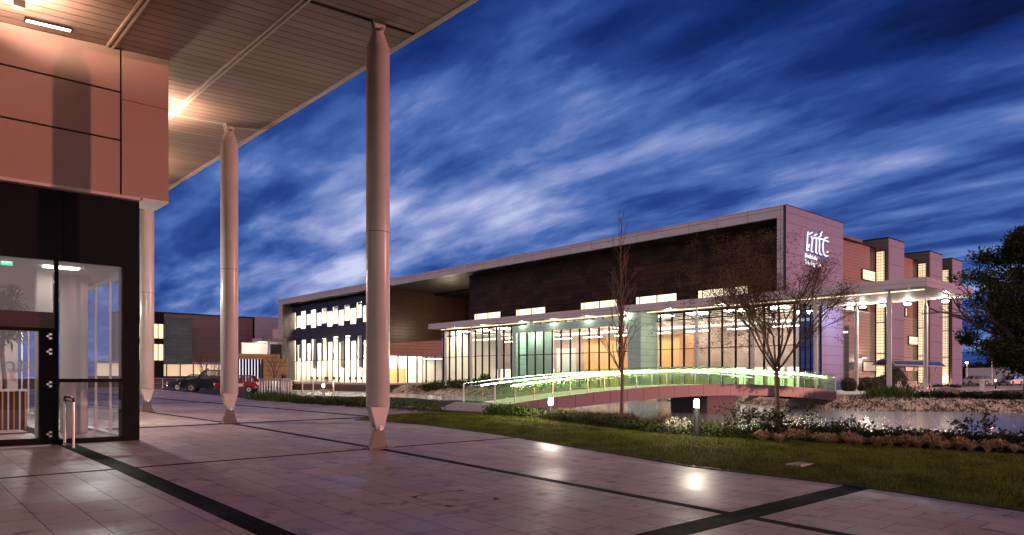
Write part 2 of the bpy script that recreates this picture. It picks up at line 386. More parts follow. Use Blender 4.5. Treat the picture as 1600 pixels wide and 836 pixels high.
def sheet(name, poly, dz, m, kind='structure', ex=None, hf=G, step=None):
    """a polygon laid on the ground, cut where the ground bends"""
    bm = bmesh.new(); bm.faces.new([bm.verts.new((x, y, 0)) for x, y in poly])
    cuts = [(0, b[0]) for b in GB]
    if step:
        y0 = min(p[1] for p in poly); y1 = max(p[1] for p in poly); k = y0
        while k < y1: cuts.append((0, k)); k += step
    for _, c in cuts:
        bmesh.ops.bisect_plane(bm, geom=bm.verts[:] + bm.edges[:] + bm.faces[:], plane_co=(0, c, 0), plane_no=(0, 1, 0))
    if step:
        x0 = min(p[0] for p in poly); x1 = max(p[0] for p in poly); k = x0
        while k < x1:
            bmesh.ops.bisect_plane(bm, geom=bm.verts[:] + bm.edges[:] + bm.faces[:], plane_co=(k, 0, 0), plane_no=(1, 0, 0)); k += step
    for v in bm.verts: v.co.z = hf(v.co.x, v.co.y) + dz
    bmesh.ops.recalc_face_normals(bm, faces=bm.faces)
    if bm.faces[:] and sum(f.normal.z for f in bm.faces) < 0: bmesh.ops.reverse_faces(bm, faces=bm.faces)
    me = bpy.data.meshes.new(name); bm.to_mesh(me); bm.free(); me.materials.append(M[m])
    o = bpy.data.objects.new(name, me); COL.objects.link(o); return tag(o, kind=kind)

# paving: stone slabs with dark setts in bands on the column grid
def paving():
    m = bpy.data.materials.new('stone_paving'); m.use_nodes = True
    n = m.node_tree.nodes; l = m.node_tree.links; b = n['Principled BSDF']
    def mth(op, a, c=None, clamp=False):
        q = n.new('ShaderNodeMath'); q.operation = op; q.use_clamp = clamp
        for i, v in enumerate((a, c)):
            if v is None: continue
            if isinstance(v, (int, float)): q.inputs[i].default_value = v
            else: l.new(v, q.inputs[i])
        return q.outputs[0]
    g_ = n.new('ShaderNodeNewGeometry'); s_ = n.new('ShaderNodeSeparateXYZ'); l.new(g_.outputs['Position'], s_.inputs[0])
    X, Y = s_.outputs[0], s_.outputs[1]
    def band(c, o, per, half):
        t = mth('MODULO', mth('ADD', mth('SUBTRACT', c, o), per * 50.5), per); return mth('LESS_THAN', mth('ABSOLUTE', mth('SUBTRACT', t, per / 2)), half)
    bandm = mth('MAXIMUM', mth('MAXIMUM', band(X, 8.2, 9.8, 0.10), band(X, 3.3, 9.8, 0.17)), mth('MAXIMUM', band(Y, 13.43, 16.84, 0.075), band(Y, 4.85, 16.84, 0.20)))
    def bricks(w, h, mort, off, swap):
        c_ = n.new('ShaderNodeCombineXYZ'); l.new(mth('ADD', Y if swap else X, 100.0), c_.inputs[0]); l.new(mth('ADD', X if swap else Y, 99.93), c_.inputs[1])
        t = n.new('ShaderNodeTexBrick'); l.new(c_.outputs[0], t.inputs['Vector']); t.offset = off; t.inputs['Scale'].default_value = 1
        t.inputs['Brick Width'].default_value = w; t.inputs['Row Height'].default_value = h; t.inputs['Mortar Size'].default_value = mort; t.inputs['Mortar Smooth'].default_value = 0.3
        t.inputs['Bias'].default_value = 0
        return t
    t = bricks(0.72, 0.49, 0.0055, 0.37, True)
    t.inputs['Color1'].default_value = (0.47, 0.345, 0.31, 1); t.inputs['Color2'].default_value = (0.60, 0.46, 0.42, 1); t.inputs['Mortar'].default_value = (0.05, 0.03, 0.03, 1)
    d = bricks(0.24, 0.12, 0.008, 0.5, False)
    d.inputs['Color1'].default_value = (0.014, 0.009, 0.009, 1); d.inputs['Color2'].default_value = (0.028, 0.017, 0.016, 1); d.inputs['Mortar'].default_value = (0.006, 0.004, 0.004, 1)
    q = n.new('ShaderNodeTexNoise'); q.inputs['Scale'].default_value = 0.55; q.inputs['Detail'].default_value = 7; q.inputs['Roughness'].default_value = 0.65; l.new(g_.outputs['Position'], q.inputs['Vector'])
    q2 = n.new('ShaderNodeTexNoise'); q2.inputs['Scale'].default_value = 90; q2.inputs['Detail'].default_value = 3; l.new(g_.outputs['Position'], q2.inputs['Vector'])
    q3 = n.new('ShaderNodeTexNoise'); q3.inputs['Scale'].default_value = 3.2; q3.inputs['Detail'].default_value = 6; l.new(g_.outputs['Position'], q3.inputs['Vector'])
    # a few dark stains
    st = n.new('ShaderNodeMapRange'); st.inputs[1].default_value = 0.56; st.inputs[2].default_value = 0.70; st.inputs[3].default_value = 1.0; st.inputs[4].default_value = 0.52; l.new(q3.outputs[0], st.inputs[0])
    k = mth('MULTIPLY', mth('ADD', mth('MULTIPLY', q.outputs[0], 0.9), 0.55), mth('ADD', mth('MULTIPLY', q2.outputs[0], 0.5), 0.75))
    k = mth('MULTIPLY', k, st.outputs[0])
    mx = n.new('ShaderNodeMix'); mx.data_type = 'RGBA'; l.new(bandm, mx.inputs[0]); l.new(t.outputs['Color'], mx.inputs[6]); l.new(d.outputs['Color'], mx.inputs[7])
    sc = n.new('ShaderNodeVectorMath'); sc.operation = 'SCALE'; l.new(mx.outputs[2], sc.inputs[0]); l.new(k, sc.inputs['Scale']); l.new(sc.outputs[0], b.inputs['Base Color'])
    mr = n.new('ShaderNodeMapRange'); mr.inputs[1].default_value = 0.36; mr.inputs[2].default_value = 0.62; mr.inputs[3].default_value = 0.34; mr.inputs[4].default_value = 0.60; l.new(q.outputs[0], mr.inputs[0])
    l.new(mth('ADD', mth('ADD', mr.outputs[0], mth('MULTIPLY', bandm, 0.25)), mth('MULTIPLY', t.outputs['Fac'], 0.3)), b.inputs['Roughness'])
    l.new(mth('SUBTRACT', 0.27, mth('MULTIPLY', bandm, 0.22)), b.inputs['Specular IOR Level'])
    h = mth('ADD', mth('MULTIPLY', t.outputs['Fac'], -1.0), mth('ADD', mth('MULTIPLY', q2.outputs[0], 0.35), mth('MULTIPLY', q3.outputs[0], 0.3)))
    bp = n.new('ShaderNodeBump'); bp.inputs['Strength'].default_value = 0.35; bp.inputs['Distance'].default_value = 0.006; l.new(h, bp.inputs['Height']); l.new(bp.outputs[0], b.inputs['Normal'])
    return m
M['paving'] = paving()
edge = [gp(1750, 822), gp(1600, 800), gp(1340, 761), gp(1210, 745), gp(1080, 730), gp(950, 708), gp(860, 693), gp(760, 677), gp(660, 664), gp(590, 658), gp(552, 656.5)]
top = [gp(600, 652.5), gp(660, 650.5), gp(730, 650), gp(790, 651.5)]
strip = [gp(790, 650.2), gp(700, 645), gp(575, 635), gp(440, 627.5), gp(350, 619), gp(250, 608.5), gp(200, 603.5)]
plaza = [(11.2, -25)] + edge + top + strip + [(-16, 62), (-16, -25)]
sheet('plaza', plaza, 0.0, 'paving')
# dark edging strip round the far side of the plaza
def ribbon(name, pts, w0, w1, z0, z1, m, kind='structure', parent=None, hf=G):
    mb = MB(); secs = []
    for i, p in enumerate(pts):
        a = Vector(pts[max(0, i - 1)]); b = Vector(pts[min(len(pts) - 1, i + 1)]); d = (b - a).normalized(); nrm = Vector((-d.y, d.x)); q = Vector(p)
        h = hf(*p); l_ = q + nrm * w0; r_ = q + nrm * w1
        secs.append([(l_.x, l_.y, h + z0), (r_.x, r_.y, h + z0), (r_.x, r_.y, h + z1), (l_.x, l_.y, h + z1)])
    mb.loft(secs, smooth=False); o = mb.build(name, m, parent)
    if kind: tag(o, kind=kind)
    return o
ribbon('plaza_kerb', strip, -0.55, -0.05, -0.1, 0.06, 'kerb')
ribbon('lawn_kerb', edge, -0.24, 0.0, -0.1, 0.014, 'kerb')

# lawn
def grassmat():
    m = bpy.data.materials.new('mown_lawn'); m.use_nodes = True
    n = m.node_tree.nodes; l = m.node_tree.links; b = n['Principled BSDF']
    g_ = n.new('ShaderNodeNewGeometry'); q = n.new('ShaderNodeTexNoise'); q.inputs['Scale'].default_value = 1.3; q.inputs['Detail'].default_value = 8; q.inputs['Roughness'].default_value = 0.7
    l.new(g_.outputs['Position'], q.inputs['Vector']); r = n.new('ShaderNodeValToRGB'); l.new(q.outputs[0], r.inputs[0])
    r.color_ramp.elements[0].position = 0.35; r.color_ramp.elements[0].color = (0.042, 0.048, 0.010, 1); r.color_ramp.elements[1].position = 0.68; r.color_ramp.elements[1].color = (0.17, 0.18, 0.030, 1)
    l.new(r.outputs[0], b.inputs['Base Color']); b.inputs['Roughness'].default_value = 0.85; b.inputs['Specular IOR Level'].default_value = 0.15
    q2 = n.new('ShaderNodeTexNoise'); q2.inputs['Scale'].default_value = 25; q2.inputs['Detail'].default_value = 6; l.new(g_.outputs['Position'], q2.inputs['Vector'])
    bp = n.new('ShaderNodeBump'); bp.inputs['Strength'].default_value = 1.0; bp.inputs['Distance'].default_value = 0.06; l.new(q2.outputs[0], bp.inputs['Height']); l.new(bp.outputs[0], b.inputs['Normal'])
    return m
M['lawn'] = grassmat()
bed_edge = [gp(790, 652), gp(860, 663), gp(950, 676), gp(1020, 684), gp(1090, 690), gp(1200, 697), gp(1300, 702), gp(1450, 712), gp(1600, 722), gp(1750, 732)]
lawn = edge + top[:3] + bed_edge
def Glawn(x, y):
    d = min(seg_d((x, y), edge[i], edge[i + 1]) for i in range(len(edge) - 1)); return G(x, y) + 0.14 * (1 - math.exp(-d / 1.5))
sheet('lawn', lawn, 0.004, 'lawn', step=0.9, hf=Glawn)
# short blades over the lawn
M['blade'] = leafmat('grass_blades', (0.045, 0.05, 0.010), (0.23, 0.24, 0.04), 1.5, 0.7, 0.3)
def blades(n, fn, h, w, m, name, parent=None, zf=G, lean=0.5):
    vs, fs = [], []
    for _ in range(n):
        x, y = fn(); z = zf(x, y); a = random.uniform(0, 2 * pi); hh = h * random.uniform(0.5, 1.2); dx, dy = cos(a) * w, sin(a) * w; lx, ly = random.uniform(-lean, lean) * hh, random.uniform(-lean, lean) * hh
        b = len(vs); vs += [(x - dx, y - dy, z), (x + dx, y + dy, z), (x + lx, y + ly, z + hh)]; fs.append((b, b + 1, b + 2))
    return raw(name, vs, fs, m, parent)
lx0 = min(p[0] for p in lawn); lx1 = max(p[0] for p in lawn); ly0 = min(p[1] for p in lawn); ly1 = max(p[1] for p in lawn)
def in_lawn():
    while True:
        x = random.uniform(lx0, lx1); y = random.uniform(ly0, ly1)
        if inside((x, y), lawn): return x, y
tag(blades(90000, in_lawn, 0.055, 0.006, 'blade', 'lawn_grass', zf=lambda x, y: Glawn(x, y) - 0.003), 'short mown grass growing on the lawn beside the paving', 'grass', kind='stuff')

# planting bed soil between lawn and pond
def near_edge():
    return [gp(1750, 740)] + []
bed = bed_edge + [at_d(1740, 17.2), at_d(1600, 17.0), at_d(1450, 17.3), at_d(1300, 18.0), at_d(1150, 19.5), at_d(1060, 21.8), at_d(985, 25.5), (22.6, 26.2)]
sheet('planting_bed_soil', bed, -0.01, 'soil')
# pale path from the plaza to the footbridge
sheet('bridge_path', [gp(560, 633.2), gp(600, 634), gp(700, 644.6), gp(792, 650), (22.95, 26.6), (23.2, 30.3), gp(690, 637)], 0.012, 'path')
# road with parked cars, beyond the plaza
sheet('road', [(-40, 40), gp(200, 601), gp(250, 606.5), gp(350, 616.5), gp(405, 621), gp(440, 611), (31, 88), (38, 140), (-40, 140)], 0.006, 'asphalt')
# far bank: paths in front of the building
sheet('terrace', [(59.0, 29), (59.0, 90), (57.6, 82), (56.2, 70), (55.6, 55), (55.8, 42), (57.0, 29), (55.2, 26), (53, 22), (53, 20.0), (80, 20.0), (120, 20), (160, 22), (160, 30), (60, 31)], 0.008, 'path')
M['water'] = None
def watermat():
    m = bpy.data.materials.new('pond_water'); m.use_nodes = True
    n = m.node_tree.nodes; l = m.node_tree.links; b = n['Principled BSDF']
    b.inputs['Base Color'].default_value = (0.28, 0.28, 0.33, 1); b.inputs['Roughness'].default_value = 0.20; b.inputs['Specular IOR Level'].default_value = 0.9; b.inputs['IOR'].default_value = 1.45
    g_ = n.new('ShaderNodeNewGeometry'); mp_ = n.new('ShaderNodeMapping'); mp_.inputs['Rotation'].default_value = (0, 0, radians(42)); mp_.inputs['Scale'].default_value = (0.5, 1.6, 1); l.new(g_.outputs['Position'], mp_.inputs[0])
    q = n.new('ShaderNodeTexNoise'); q.inputs['Scale'].default_value = 1.2; q.inputs['Detail'].default_value = 5; l.new(mp_.outputs[0], q.inputs['Vector'])
    bp = n.new('ShaderNodeBump'); bp.inputs['Strength'].default_value = 0.18; bp.inputs['Distance'].default_value = 0.08; l.new(q.outputs[0], bp.inputs['Height']); l.new(bp.outputs[0], b.inputs['Normal'])
    return m
M['water'] = watermat()
tag(raw('pond_water', [(x, y, WATER) for x, y in [(13, -40), (72, -40), (72, 20), (62, 40), (59.0, 62), (59.0, 134), (20, 134), (20, 30), (17, 20), (13, 0)]], [tuple(range(10))], 'water'), kind='structure')

# pebbles on the far bank
def pebble_bank(name, pts, n, m, lab, w=2.3):
    vs, fs = [], []
    segs = list(zip(pts[:-1], pts[1:])); ln = [math.dist(a, b) for a, b in segs]
    for _ in range(n):
        a, b = random.choices(segs, ln)[0]; t = random.random(); o = random.uniform(-0.2, w)
        d = Vector((b[0] - a[0], b[1] - a[1])).normalized(); x = a[0] + (b[0] - a[0]) * t + d.y * o; y = a[1] + (b[1] - a[1]) * t - d.x * o
        dd = pond_d((x, y)); zg = G(x, y) - 0.03
        z = WATER - 0.12 + (zg - WATER + 0.12) * max(0, min(1, dd / BANK)) if dd > 0 else WATER - 0.1
        r = random.uniform(0.045, 0.12); k = len(vs); a0 = random.uniform(0, pi)
        ring = [(x + r * cos(a0 + i * pi / 2.5) * random.uniform(.7, 1.2), y + r * sin(a0 + i * pi / 2.5) * random.uniform(.7, 1.2)) for i in range(5)]
        vs += [(p[0], p[1], z - 0.02) for p in ring] + [(x + random.uniform(-.03, .03), y + random.uniform(-.03, .03), z + r * random.uniform(.6, 1.1))]
        fs += [(k + i, k + (i + 1) % 5, k + 5) for i in range(5)]
    return tag(raw(name, vs, fs, m), lab, 'pebbles', kind='stuff')
far_edge = POND[IFAR:IFAR + 13]
pebble_bank('pebble_bank', far_edge, 30000, 'pebble', 'band of pale rounded stones along the far edge of the pond')
M['lobby_plaster'] = mat('lobby_plaster', (0.52, 0.48, 0.45), 0.8, 0, 0.05, 1)
# ================================================================ THE NEAR BUILDING (entrance, fascia, canopy)
def soff(v): return 8.68 + 0.052 * v
WU = 18.2
# canopy
def ribs():
    m = bpy.data.materials.new('planked_soffit'); m.use_nodes = True
    n = m.node_tree.nodes; l = m.node_tree.links; b = n['Principled BSDF']
    g_ = n.new('ShaderNodeNewGeometry'); s_ = n.new('ShaderNodeSeparateXYZ'); l.new(g_.outputs['Position'], s_.inputs[0]); c_ = n.new('ShaderNodeCombineXYZ')
    for i, (a, k) in enumerate(((0, 60.16), (1, 60.0))):
        q = n.new('ShaderNodeMath'); q.inputs[1].default_value = k; l.new(s_.outputs[a], q.inputs[0]); l.new(q.outputs[0], c_.inputs[i])
    t = n.new('ShaderNodeTexBrick'); l.new(c_.outputs[0], t.inputs['Vector']); t.offset = 0; t.inputs['Scale'].default_value = 1
    t.inputs['Brick Width'].default_value = 400.0; t.inputs['Row Height'].default_value = 0.3; t.inputs['Mortar Size'].default_value = 0.022; t.inputs['Mortar Smooth'].default_value = 0.5; t.inputs['Bias'].default_value = 0
    t.inputs['Color1'].default_value = (0.24, 0.168, 0.14, 1); t.inputs['Color2'].default_value = (0.31, 0.228, 0.19, 1); t.inputs['Mortar'].default_value = (0.06, 0.04, 0.035, 1)
    l.new(t.outputs['Color'], b.inputs['Base Color']); b.inputs['Roughness'].default_value = 0.38; b.inputs['Metallic'].default_value = 0.15
    mp_ = n.new('ShaderNodeMapping'); mp_.inputs['Scale'].default_value = (0.6, 9, 1); l.new(g_.outputs['Position'], mp_.inputs[0])
    q = n.new('ShaderNodeTexNoise'); q.inputs['Scale'].default_value = 1.5; l.new(mp_.outputs[0], q.inputs['Vector'])
    ad_ = n.new('ShaderNodeMath'); ad_.operation = 'MULTIPLY_ADD'; ad_.inputs[1].default_value = -1.2; l.new(t.outputs['Fac'], ad_.inputs[0]); l.new(q.outputs[0], ad_.inputs[2])
    bp = n.new('ShaderNodeBump'); bp.inputs['Strength'].default_value = 0.6; bp.inputs['Distance'].default_value = 0.02; l.new(ad_.outputs[0], bp.inputs['Height']); l.new(bp.outputs[0], b.inputs['Normal'])
    return m
M['soffit'] = ribs()
M['trim'] = mat('canopy_trim', (0.62, 0.52, 0.46), 0.3, 0.3, 0.05, 4)
cano = thing('entrance_canopy', (8.2, 13.43, G(8.2, 13.43)), 'deep brown planked canopy roof overhead at upper left, held by the three big white columns', 'canopy')
U0, U1 = -14, 37
mb = MB(); mb.loft([[(v, U0, soff(v)), (v, U1, soff(v)), (v, U1, soff(v) + 0.5), (v, U0, soff(v) + 0.5)] for v in (-16, 9.12)], smooth=False); mb.build('soffit', 'soffit', cano)
mb = MB(); mb.loft([[(v, U0, soff(9.12) - 0.03), (v, U1, soff(9.12) - 0.03), (v, U1, soff(9.12) + 0.6), (v, U0, soff(9.12) + 0.6)] for v in (9.121, 9.26)], smooth=False); mb.build('edge_trim', 'trim', cano)
for v in (6.54, 4.1, 1.66, -0.78):
    for dv_ in (-0.055, 0.055):
        mb = MB(); mb.box(v + dv_ - 0.022, v + dv_ + 0.022, U0, U1, soff(v) - 0.035, soff(v) + 0.02); mb.build('joint_strip', 'trim', cano)
for u in (13.43, 21.85, 30.3, 5.0):
    mb = MB(); mb.loft([[(v, u - 0.03, soff(v) - 0.015), (v, u + 0.03, soff(v) - 0.015), (v, u + 0.03, soff(v) + 0.02), (v, u - 0.03, soff(v) + 0.02)] for v in (5.5 if u > 18 else -6, 9.118)], smooth=False)
    mb.build('cross_joint', 'dark_frame' if u < 20 else 'trim', cano)

# entrance building
eb = thing('entrance_building', (4.76, WU, G(4.7, WU)), 'near building at the left edge with pinkish fascia over a dark glazed entrance', 'building')
FB = 5.635
M['fascia_p'] = panelmat('pink_white_fascia', (0.36, 0.245, 0.21), (0, 2), 40, 40, 0.001, 0.5, var=0.0, dark=1.0, nvar=0.03)
# fascia panels, each separated by an open joint
zt = [FB, 6.55, 7.60, 20]
def fpanel(v0, v1, z0, z1):
    z1a, z1b = min(z1, soff(v0) - 0.004), min(z1, soff(v1) - 0.004)
    mb = MB(); mb.loft([[(v0, 18.0, z0), (v0, 18.06, z0), (v0, 18.06, z1a), (v0, 18.0, z1a)], [(v1, 18.0, z0), (v1, 18.06, z0), (v1, 18.06, z1b), (v1, 18.0, z1b)]], smooth=False)
    mb.build('fascia_panel', 'fascia_p', eb)
zA = z_at(219, v_on_u(187, 18.0), 18.0); zB = z_at(144, v_on_u(187, 18.0), 18.0); zC = z_at(155, v_on_u(190, 18.0), 18.0)
vj = v_on_u(188.5, 18.0)
for a, b in ((-3.2, vj - 0.02),):
    for z0, z1 in ((FB, zA - 0.02), (zA + 0.02, zB - 0.02), (zB + 0.02, 20)): fpanel(a, b, z0, z1)
for z0, z1 in ((FB, zC - 0.006), (zC + 0.006, 20)): fpanel(vj + 0.02, 5.34, z0, z1)
mb = MB(); mb.loft([[(v, 18.062, FB + 0.002), (v, 18.9, FB + 0.002), (v, 18.9, soff(v) - 0.006), (v, 18.062, soff(v) - 0.006)] for v in (-14, 5.335)], smooth=False); mb.build('fascia_core', 'dark_frame', eb)
mb = MB(); mb.box(-14, 4.74, 18.0, 18.2, FB - 0.07, FB - 0.002); mb.build('fascia_lip', M['fascia'], eb)
mb = MB(); mb.box(4.78, 5.34, 18.0, 19.0, FB - 0.04, FB - 0.001); mb.build('fascia_return', M['plaster'], eb)
# upper volume behind the fascia
mb = MB(); mb.box(-14, 4.7, 18.91, 44, 4.2, 8.6); mb.build('upper_wall', 'dark_frame', eb)
g0 = G(4, WU)
mb = MB(); mb.box(-14, 4.76, WU, WU + 0.12, 4.04, FB - 0.072); mb.build('spandrel', 'black_panel', eb)
mb = MB(); mb.box(4.41, 4.76, WU - 0.02, WU + 0.35, g0 - 0.1, 4.04); mb.build('corner_post', 'dark_frame', eb)
mb = MB(); mb.box(3.08, 3.16, WU, WU + 0.12, g0, 4.04); mb.build('mullion', 'dark_frame', eb)
mb = MB(); mb.box(3.162, 4.408, WU + 0.01, WU + 0.1, 1.41, 1.49); mb.build('handrail_transom', 'dark_frame', eb)
mb = MB(); mb.box(3.162, 4.408, WU + 0.01, WU + 0.1, g0, g0 + 0.11); mb.build('sill', 'dark_frame', eb)
for a, b in ((3.162, 4.408),):
    mb = MB(); mb.box(a, b, WU + 0.05, WU + 0.062, g0 + 0.11, 4.035); mb.build('window_pane', 'glass', eb)
mb = MB(); mb.box(-14, 3.078, WU + 0.05, WU + 0.062, 2.92, 4.035); mb.build('fanlight', 'glass', eb)
mb = MB(); mb.box(-14, 3.078, WU - 0.01, WU + 0.11, 2.58, 2.915); mb.box(-14, 3.078, WU - 0.02, WU + 0.12, 2.70, 2.76); mb.build('door_header', mat('dark_red_frame', (0.035, 0.012, 0.012), 0.35, 0, 0.1), eb)
door = MB().box(2.80, 3.076, WU - 0.0, WU + 0.09, g0 + 0.02, 2.575).box(1.40, 2.798, WU, WU + 0.09, 2.50, 2.575).box(1.40, 2.798, WU, WU + 0.09, g0 + 0.02, g0 + 0.15).box(1.30, 1.398, WU, WU + 0.09, g0 + 0.02, 2.575).build('door', 'dark_frame', eb)
MB().box(1.40, 2.80, WU + 0.04, WU + 0.05, g0 + 0.15, 2.50).build('door_pane', 'glass', door)
for zc in (2.40, 2.07, 1.37, 0.30):
    h = MB(); h.box(2.93, 2.975, WU - 0.03, WU, zc - 0.02, zc + 0.02).box(2.975, 3.03, WU - 0.03, WU, zc + 0.02, zc + 0.065).box(2.975, 3.03, WU - 0.03, WU, zc - 0.065, zc - 0.02); h.build('hinge', 'steel', door)
MB().box(1.0, 3.0, WU - 0.12, WU, g0 - 0.01, g0 + 0.015).build('threshold', 'steel', eb)
# interior
MB().box(-12, 4.55, WU + 0.13, 42, g0 - 0.12, g0 + 0.02).build('lobby_floor', mat('lobby_floor', (0.30, 0.25, 0.22), 0.25, 0, 0.1, 2), eb)
MB().box(-12, 4.55, WU + 0.13, 42, 4.06, 4.18).build('lobby_ceiling', M['lobby_plaster'], eb)
MB().box(-3, 3.33, 25.0, 25.2, g0, 4.06).build('lobby_wall', M['lobby_plaster'], eb)
MB().box(-12, 4.6, 42, 42.2, g0, 4.1).build('back_wall', 'dark_frame', eb)
# side glazing seen through the corner
MB().box(4.60, 4.612, WU + 0.36, 41.9, g0, 4.04).build('side_glazing', 'side_glass', eb)
for k in range(15):
    u = 18.62 + 1.5 * k
    MB().box(4.585, 4.63, u, u + 0.06, g0, 4.04).build('side_mullion', 'white_frame', eb)
MB().box(4.50, 4.72, WU + 0.36, 42, g0, g0 + 0.10).build('side_sill', 'white_frame', eb)
MB().box(4.50, 4.72, WU + 0.36, 42, 3.94, 4.05).build('side_head', 'white_frame', eb)
MB().lathe([(0.30, g0), (0.30, 4.06)], (3.98, 21.0, 0), 32).build('round_column', M['lobby_plaster'], eb)
MB().box(3.02, 3.34, 19.95, 20.2, g0, 4.06).build('partition', M['lobby_plaster'], eb)
for (v, u, e) in ((3.4, 19.3, 9), (2.0, 21.5, 28), (1.2, 29, 28)):
    MB().box(v - 0.35, v + 0.35, u - 0.12, u + 0.12, 4.02, 4.055).build('ceiling_light', emis('lobby_lamp', (1.0, 0.88, 0.72), 6), eb)
    lamp('lobby_light', (v, u, 3.95), e, (1, 0.86, 0.70), kind='AREA', size=(1.2, 0.6), parent=eb)
# writing and desk inside
def text_mesh(name, body, size, loc, rot, m, parent=None, ext=0.01, off=0.0, sx=1.0, space=1.0, shear=0):
    c = bpy.data.curves.new(name, 'FONT'); c.body = body; c.size = size; c.extrude = ext; c.offset = off; c.space_character = space; c.shear = shear
    t = bpy.data.objects.new(name + '_t', c); COL.objects.link(t); bpy.context.view_layer.update()
    me = bpy.data.meshes.new_from_object(t.evaluated_get(bpy.context.evaluated_depsgraph_get())); bpy.data.objects.remove(t)
    me.transform(Matrix.Diagonal((sx, 1, 1, 1))); me.transform(Matrix.Rotation(rot[2], 4, 'Z') @ Matrix.Rotation(rot[0], 4, 'X'))
    o_ = org(parent); me.transform(Matrix.Translation(Vector(loc) - o_)); me.materials.clear(); me.materials.append(M[m] if isinstance(m, str) else m); me.name = name
    o = bpy.data.objects.new(name, me); COL.objects.link(o)
    if parent: o.parent = parent
    ORG[o.name] = o_.copy(); return o
M['grey_letter'] = mat('grey_lettering', (0.12, 0.12, 0.14), 0.5)
uu = 24.9; vt = v_on_u(-14, uu)
rsg = thing('lobby_sign', (v_on_u(15, uu), uu, 1.7), 'grey mtc letters on the pale wall behind the entrance door', 'sign')
text_mesh('lettering', 'mtc', 0.62, (vt, uu, z_at(580, vt, uu)), (radians(90), 0, 0), 'grey_letter', rsg, sx=1.25)
dsk = thing('reception_desk', (2.4, 24, g0), 'low dark slatted reception desk behind the glass door', 'desk')
MB().box(v_on_u(-30, 23.2), v_on_u(41, 23.2), 23.2, 23.8, g0 + 0.02, 1.15).build('body', mat('desk_wood', (0.10, 0.04, 0.025), 0.4, 0, 0.3, 3, stretch=(8, 1, 1)), dsk)
MB().box(v_on_u(-30, 23.2), v_on_u(42, 23.2), 23.12, 23.85, 1.15, 1.2).build('desk_top', 'white_frame', dsk)
for k in range(5):
    v = v_on_u(2 + 9 * k, 23.2); MB().box(v, v + 0.03, 23.14, 23.198, g0 + 0.02, 1.15).build('strip', 'white_frame' if k % 2 else 'timber', dsk)
# exit sign inside
vx0, vx1 = v_on_u(1, 19.2), v_on_u(19.5, 19.2); zx1 = z_at(400, vx1, 19.2); zx0 = z_at(415, vx1, 19.2)
ex = thing('exit_sign', ((vx0 + vx1) / 2, 19.2, zx0), 'small green lit exit sign hanging inside at the top left', 'exit sign')
MB().box(vx0, vx1, 19.2, 19.25, zx0, zx1).build('panel', emis('exit_green', (0.03, 0.75, 0.38), 1.0), ex)
pic = MB(); w_ = vx1 - vx0; h_ = zx1 - zx0; P = lambda a, b: (vx0 + a * w_, 19.19, zx0 + b * h_)
pic.box(vx0 + .08 * w_, vx0 + .26 * w_, 19.188, 19.199, zx0 + .2 * h_, zx0 + .8 * h_)
for a, b in (((.42, .62), (.50, .40)), ((.50, .40), (.42, .18)), ((.50, .40), (.62, .22)), ((.44, .60), (.60, .58)), ((.78, .8), (.78, .25)), ((.70, .42), (.78, .25)), ((.86, .42), (.78, .25))): pic.tube(P(*a), P(*b), 0.012, 0.012, 6)
pic.lathe([(0.0, 0), (0.018, 0.01), (0.018, 0.03), (0, 0.04)], P(.42, .66), 8)
pic.build('pictogram', emis('exit_white', (0.9, 1, 0.95), 1.2), ex)
MB().tube(((vx0 + vx1) / 2, 19.22, zx1), ((vx0 + vx1) / 2, 19.22, 4.06), 0.01).build('hanger', 'steel', ex)
# indoor palm
pv, pu = v_on_u(4, 24.3), 24.3
palm = thing('indoor_palm', (pv, pu, g0), 'tall leafy indoor palm behind the glass left of the door', 'potted plant')
MB().lathe([(0.0, 0.0), (0.26, 0.0), (0.33, 0.5), (0.29, 0.5), (0.27, 0.42), (0, 0.42)], (pv, pu, g0 + 0.02), 20).build('pot', 'plaster', palm)
tr = MB(); tr.path([(pv, pu, g0 + 0.4), (pv + 0.05, pu, 1.4), (pv - 0.02, pu + 0.03, 2.2), (pv + 0.03, pu, 3.0)], 0.055); tr.build('trunk', 'bark_b', palm)
M['palm_leaf'] = leafmat('palm_leaves', (0.015, 0.035, 0.012), (0.09, 0.13, 0.04), 5, 0.35)
vs, fs = [], []
for k in range(620):
    a = random.uniform(0, 2 * pi); el_ = random.uniform(-0.5, 1.2); ln_ = random.uniform(0.35, 0.75); c0 = Vector((pv + random.gauss(0.05, 0.12), pu + random.gauss(0, 0.12), random.uniform(2.5, 3.75)))
    d = Vector((cos(a) * cos(el_), sin(a) * cos(el_), sin(el_))); side = d.cross(Vector((0, 0, 1))).normalized() * 0.038
    m1 = c0 + d * ln_ * 0.5; tip = c0 + d * ln_ + Vector((0, 0, -0.28 * ln_)); b = len(vs); vs += [c0 - side * .4, c0 + side * .4, m1 + side, m1 - side, tip]; fs += [(b, b + 1, b + 2, b + 3), (b + 3, b + 2, b + 4)]
raw('crown', vs, fs, 'palm_leaf', palm)

